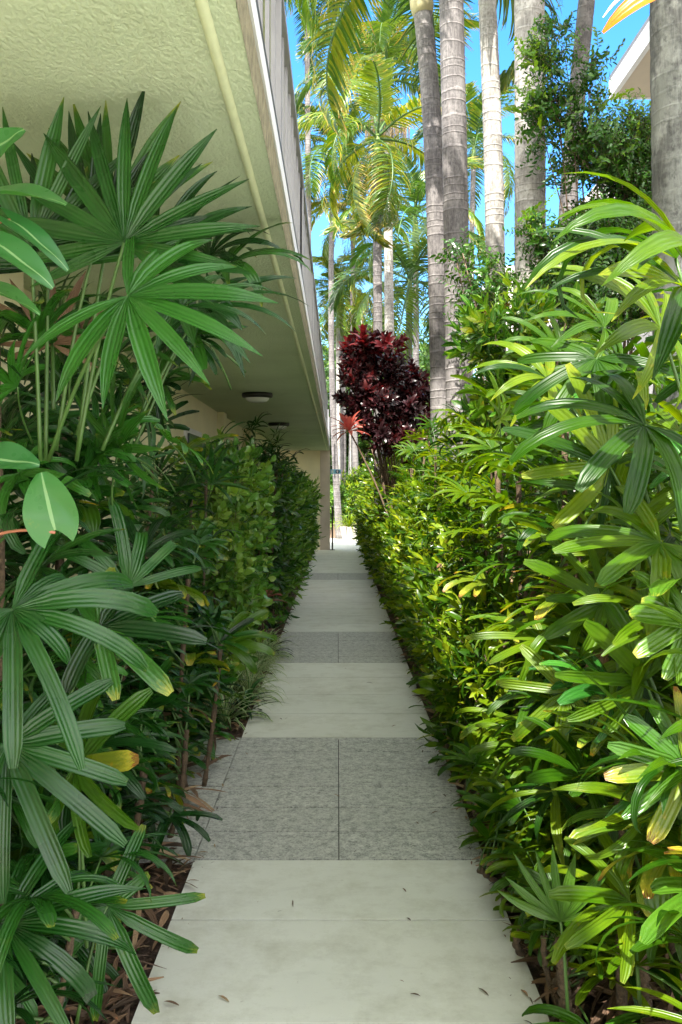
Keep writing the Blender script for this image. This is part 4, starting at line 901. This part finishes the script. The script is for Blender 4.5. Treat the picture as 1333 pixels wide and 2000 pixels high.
g = Geo(); rosette(g, 11, .20, .09, prof_ovate, .2, 1.0, .7, m=5, nn=7); part('foliage', g, M['pinkleaf'], t, Matrix.Translation((0, 0, .50)))
g = Geo(); g.tube([(0, 0, 0), (.01, 0, .2), (0, 0, .51)], .008, 6); part('stem', g, M['twig'], t)
for i, y in enumerate(np.arange(8.3, 21, 1.1)):
    strap_plant('strappy_plant', (-.68, float(y), 0), 22, .22, .02, M['strap'], 'low dark grassy tuft at the foot of the left hedge', 'plant', 'grassy tufts along the left hedge', bend=1.6)

# hero fans on the right
RN = thing('lady_palm', (1.0, 1.9, 0), 'nearest lady palm at the right edge with yellow-green arching straps and a torn yellow fan', 'palm', 'lady palms of the right hedge')
for a in ((.05, 0, 1.3), (-.05, .1, .9)): part('cane', cane_geo((a[0], a[1], 0), a, .012), M['cane'], RN)
for px, py, top in ((1105, 1960, 1835), (1262, 1960, 1800), (1215, 1700, 1500)):
    a_, b_ = S(px, py, 2.45), S(px-12, top, 2.4); g = Geo(); q = np.linspace(0, 1, 26)[:, None]; pts = (np.array(a_)*(1-q)+np.array(b_)*q)-np.array(RN.location); pts[0, 2] = -.02
    g.tube(pts, .014*(1+.3*np.sin(np.arange(26)*1.7)+.12*rng.normal(size=26)), 9)
    for _ in range(70):
        i_ = int(U(1, 24)); v = np.array([U(-1, 1), U(-1, 1), U(.2, 1.2)])*U(.015, .04); g.tube([pts[i_], pts[i_]+v*.6, pts[i_]+v], [.0015, .001, .0006], 4)
    part('cane', g, M['cane'], RN)
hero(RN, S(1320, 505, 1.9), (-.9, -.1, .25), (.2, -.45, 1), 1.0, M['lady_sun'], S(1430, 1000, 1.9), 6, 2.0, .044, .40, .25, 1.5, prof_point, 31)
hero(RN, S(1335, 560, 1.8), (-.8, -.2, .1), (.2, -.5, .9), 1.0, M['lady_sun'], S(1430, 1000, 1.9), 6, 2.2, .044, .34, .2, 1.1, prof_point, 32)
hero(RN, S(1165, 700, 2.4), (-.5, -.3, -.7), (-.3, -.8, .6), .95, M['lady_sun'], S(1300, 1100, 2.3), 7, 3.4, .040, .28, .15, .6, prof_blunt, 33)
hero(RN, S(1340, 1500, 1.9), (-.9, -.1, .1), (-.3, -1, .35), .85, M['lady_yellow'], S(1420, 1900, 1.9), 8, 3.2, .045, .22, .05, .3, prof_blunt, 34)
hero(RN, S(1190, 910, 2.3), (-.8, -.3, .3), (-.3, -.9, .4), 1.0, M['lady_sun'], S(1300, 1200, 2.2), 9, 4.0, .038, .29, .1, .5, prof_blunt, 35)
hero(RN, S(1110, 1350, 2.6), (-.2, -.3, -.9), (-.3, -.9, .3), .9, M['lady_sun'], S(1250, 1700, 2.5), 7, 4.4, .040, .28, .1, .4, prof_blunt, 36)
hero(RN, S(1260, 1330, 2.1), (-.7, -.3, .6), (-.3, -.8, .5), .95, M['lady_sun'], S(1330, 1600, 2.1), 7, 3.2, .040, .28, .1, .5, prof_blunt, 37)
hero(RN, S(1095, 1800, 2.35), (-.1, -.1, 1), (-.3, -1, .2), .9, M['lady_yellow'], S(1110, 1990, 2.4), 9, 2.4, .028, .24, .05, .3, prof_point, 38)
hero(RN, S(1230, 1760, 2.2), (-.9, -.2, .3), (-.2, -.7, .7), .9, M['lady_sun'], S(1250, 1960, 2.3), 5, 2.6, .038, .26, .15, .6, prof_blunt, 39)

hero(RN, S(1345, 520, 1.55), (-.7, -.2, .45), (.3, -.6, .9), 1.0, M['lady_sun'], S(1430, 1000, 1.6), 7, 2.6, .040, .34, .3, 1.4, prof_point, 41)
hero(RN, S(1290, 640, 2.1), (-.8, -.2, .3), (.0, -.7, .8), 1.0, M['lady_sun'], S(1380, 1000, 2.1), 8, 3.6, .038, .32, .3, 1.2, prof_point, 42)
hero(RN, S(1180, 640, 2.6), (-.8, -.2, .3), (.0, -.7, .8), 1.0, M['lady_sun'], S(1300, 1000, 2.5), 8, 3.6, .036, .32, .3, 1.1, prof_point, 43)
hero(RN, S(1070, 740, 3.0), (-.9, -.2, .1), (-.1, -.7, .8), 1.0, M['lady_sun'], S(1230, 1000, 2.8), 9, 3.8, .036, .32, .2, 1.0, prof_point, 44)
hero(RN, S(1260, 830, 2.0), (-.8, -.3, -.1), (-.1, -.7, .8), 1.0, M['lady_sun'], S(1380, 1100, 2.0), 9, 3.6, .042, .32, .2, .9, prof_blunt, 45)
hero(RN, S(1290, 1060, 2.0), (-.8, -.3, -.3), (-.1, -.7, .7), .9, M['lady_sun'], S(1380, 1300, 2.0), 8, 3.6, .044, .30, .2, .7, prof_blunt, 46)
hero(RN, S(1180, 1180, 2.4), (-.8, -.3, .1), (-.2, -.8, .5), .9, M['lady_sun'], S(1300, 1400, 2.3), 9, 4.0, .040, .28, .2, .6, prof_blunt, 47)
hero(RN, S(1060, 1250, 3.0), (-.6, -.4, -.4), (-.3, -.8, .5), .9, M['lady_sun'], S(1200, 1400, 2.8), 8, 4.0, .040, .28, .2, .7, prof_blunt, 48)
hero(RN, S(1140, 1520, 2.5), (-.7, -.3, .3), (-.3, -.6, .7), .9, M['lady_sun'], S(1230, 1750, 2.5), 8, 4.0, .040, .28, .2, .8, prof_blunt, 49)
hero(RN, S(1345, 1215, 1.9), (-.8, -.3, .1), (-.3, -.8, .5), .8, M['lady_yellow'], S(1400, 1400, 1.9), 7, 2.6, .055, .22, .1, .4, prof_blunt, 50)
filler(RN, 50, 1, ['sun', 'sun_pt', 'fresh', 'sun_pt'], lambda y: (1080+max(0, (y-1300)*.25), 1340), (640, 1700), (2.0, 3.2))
# unseen palm added right of the frame so its crown shades the near trunk
feather_palm([Vector((1.75, .9, 0)), Vector((1.5, .85, 4)), Vector((1.15, .8, 7.9))], .14, .12, M['trunk'], True, 'unseen ringed palm added beside the start of the path to shade the near lichened trunk', 'g', 13, 1.1)
t = thing('orange_leaf', tuple(P(1455, -42, 1.35)), 'orange leaf tip with pale upper side hanging in the top right corner', 'leaf')
g = Geo(); ribbon(g, (0, 0, 0), (0, 1, 0), (1, 0, 0), .24, .05, prof_leaf, .35, .9, .45, 14, 7, .2); part('blade', g, [M['orange']], t, frame((0, 0, 0), (-.90, -.02, -.36), (.35, -.8, .75)))
g = Geo(); ribbon(g, (.004, 0, .003), (0, 1, 0), (1, 0, 0), .235, .026, prof_leaf, .35, .9, .45, 14, 5, .2); part('pale_edge', g, simple('cream_bract_edge', (.62, .56, .44), .5), t, frame((-.002, -.001, .018), (-.90, -.02, -.36), (.1, -.5, 1)))
g = Geo(); q = np.linspace(0, 1, 16)[:, None]; b = np.array([.30, .35, -t.location.z]); g.tube(b*q+np.sin(q*3.14)*np.array([.05, 0, .0]), .006, 8); part('stem', g, M['petiole'], t)
print('objects', len(bpy.data.objects))
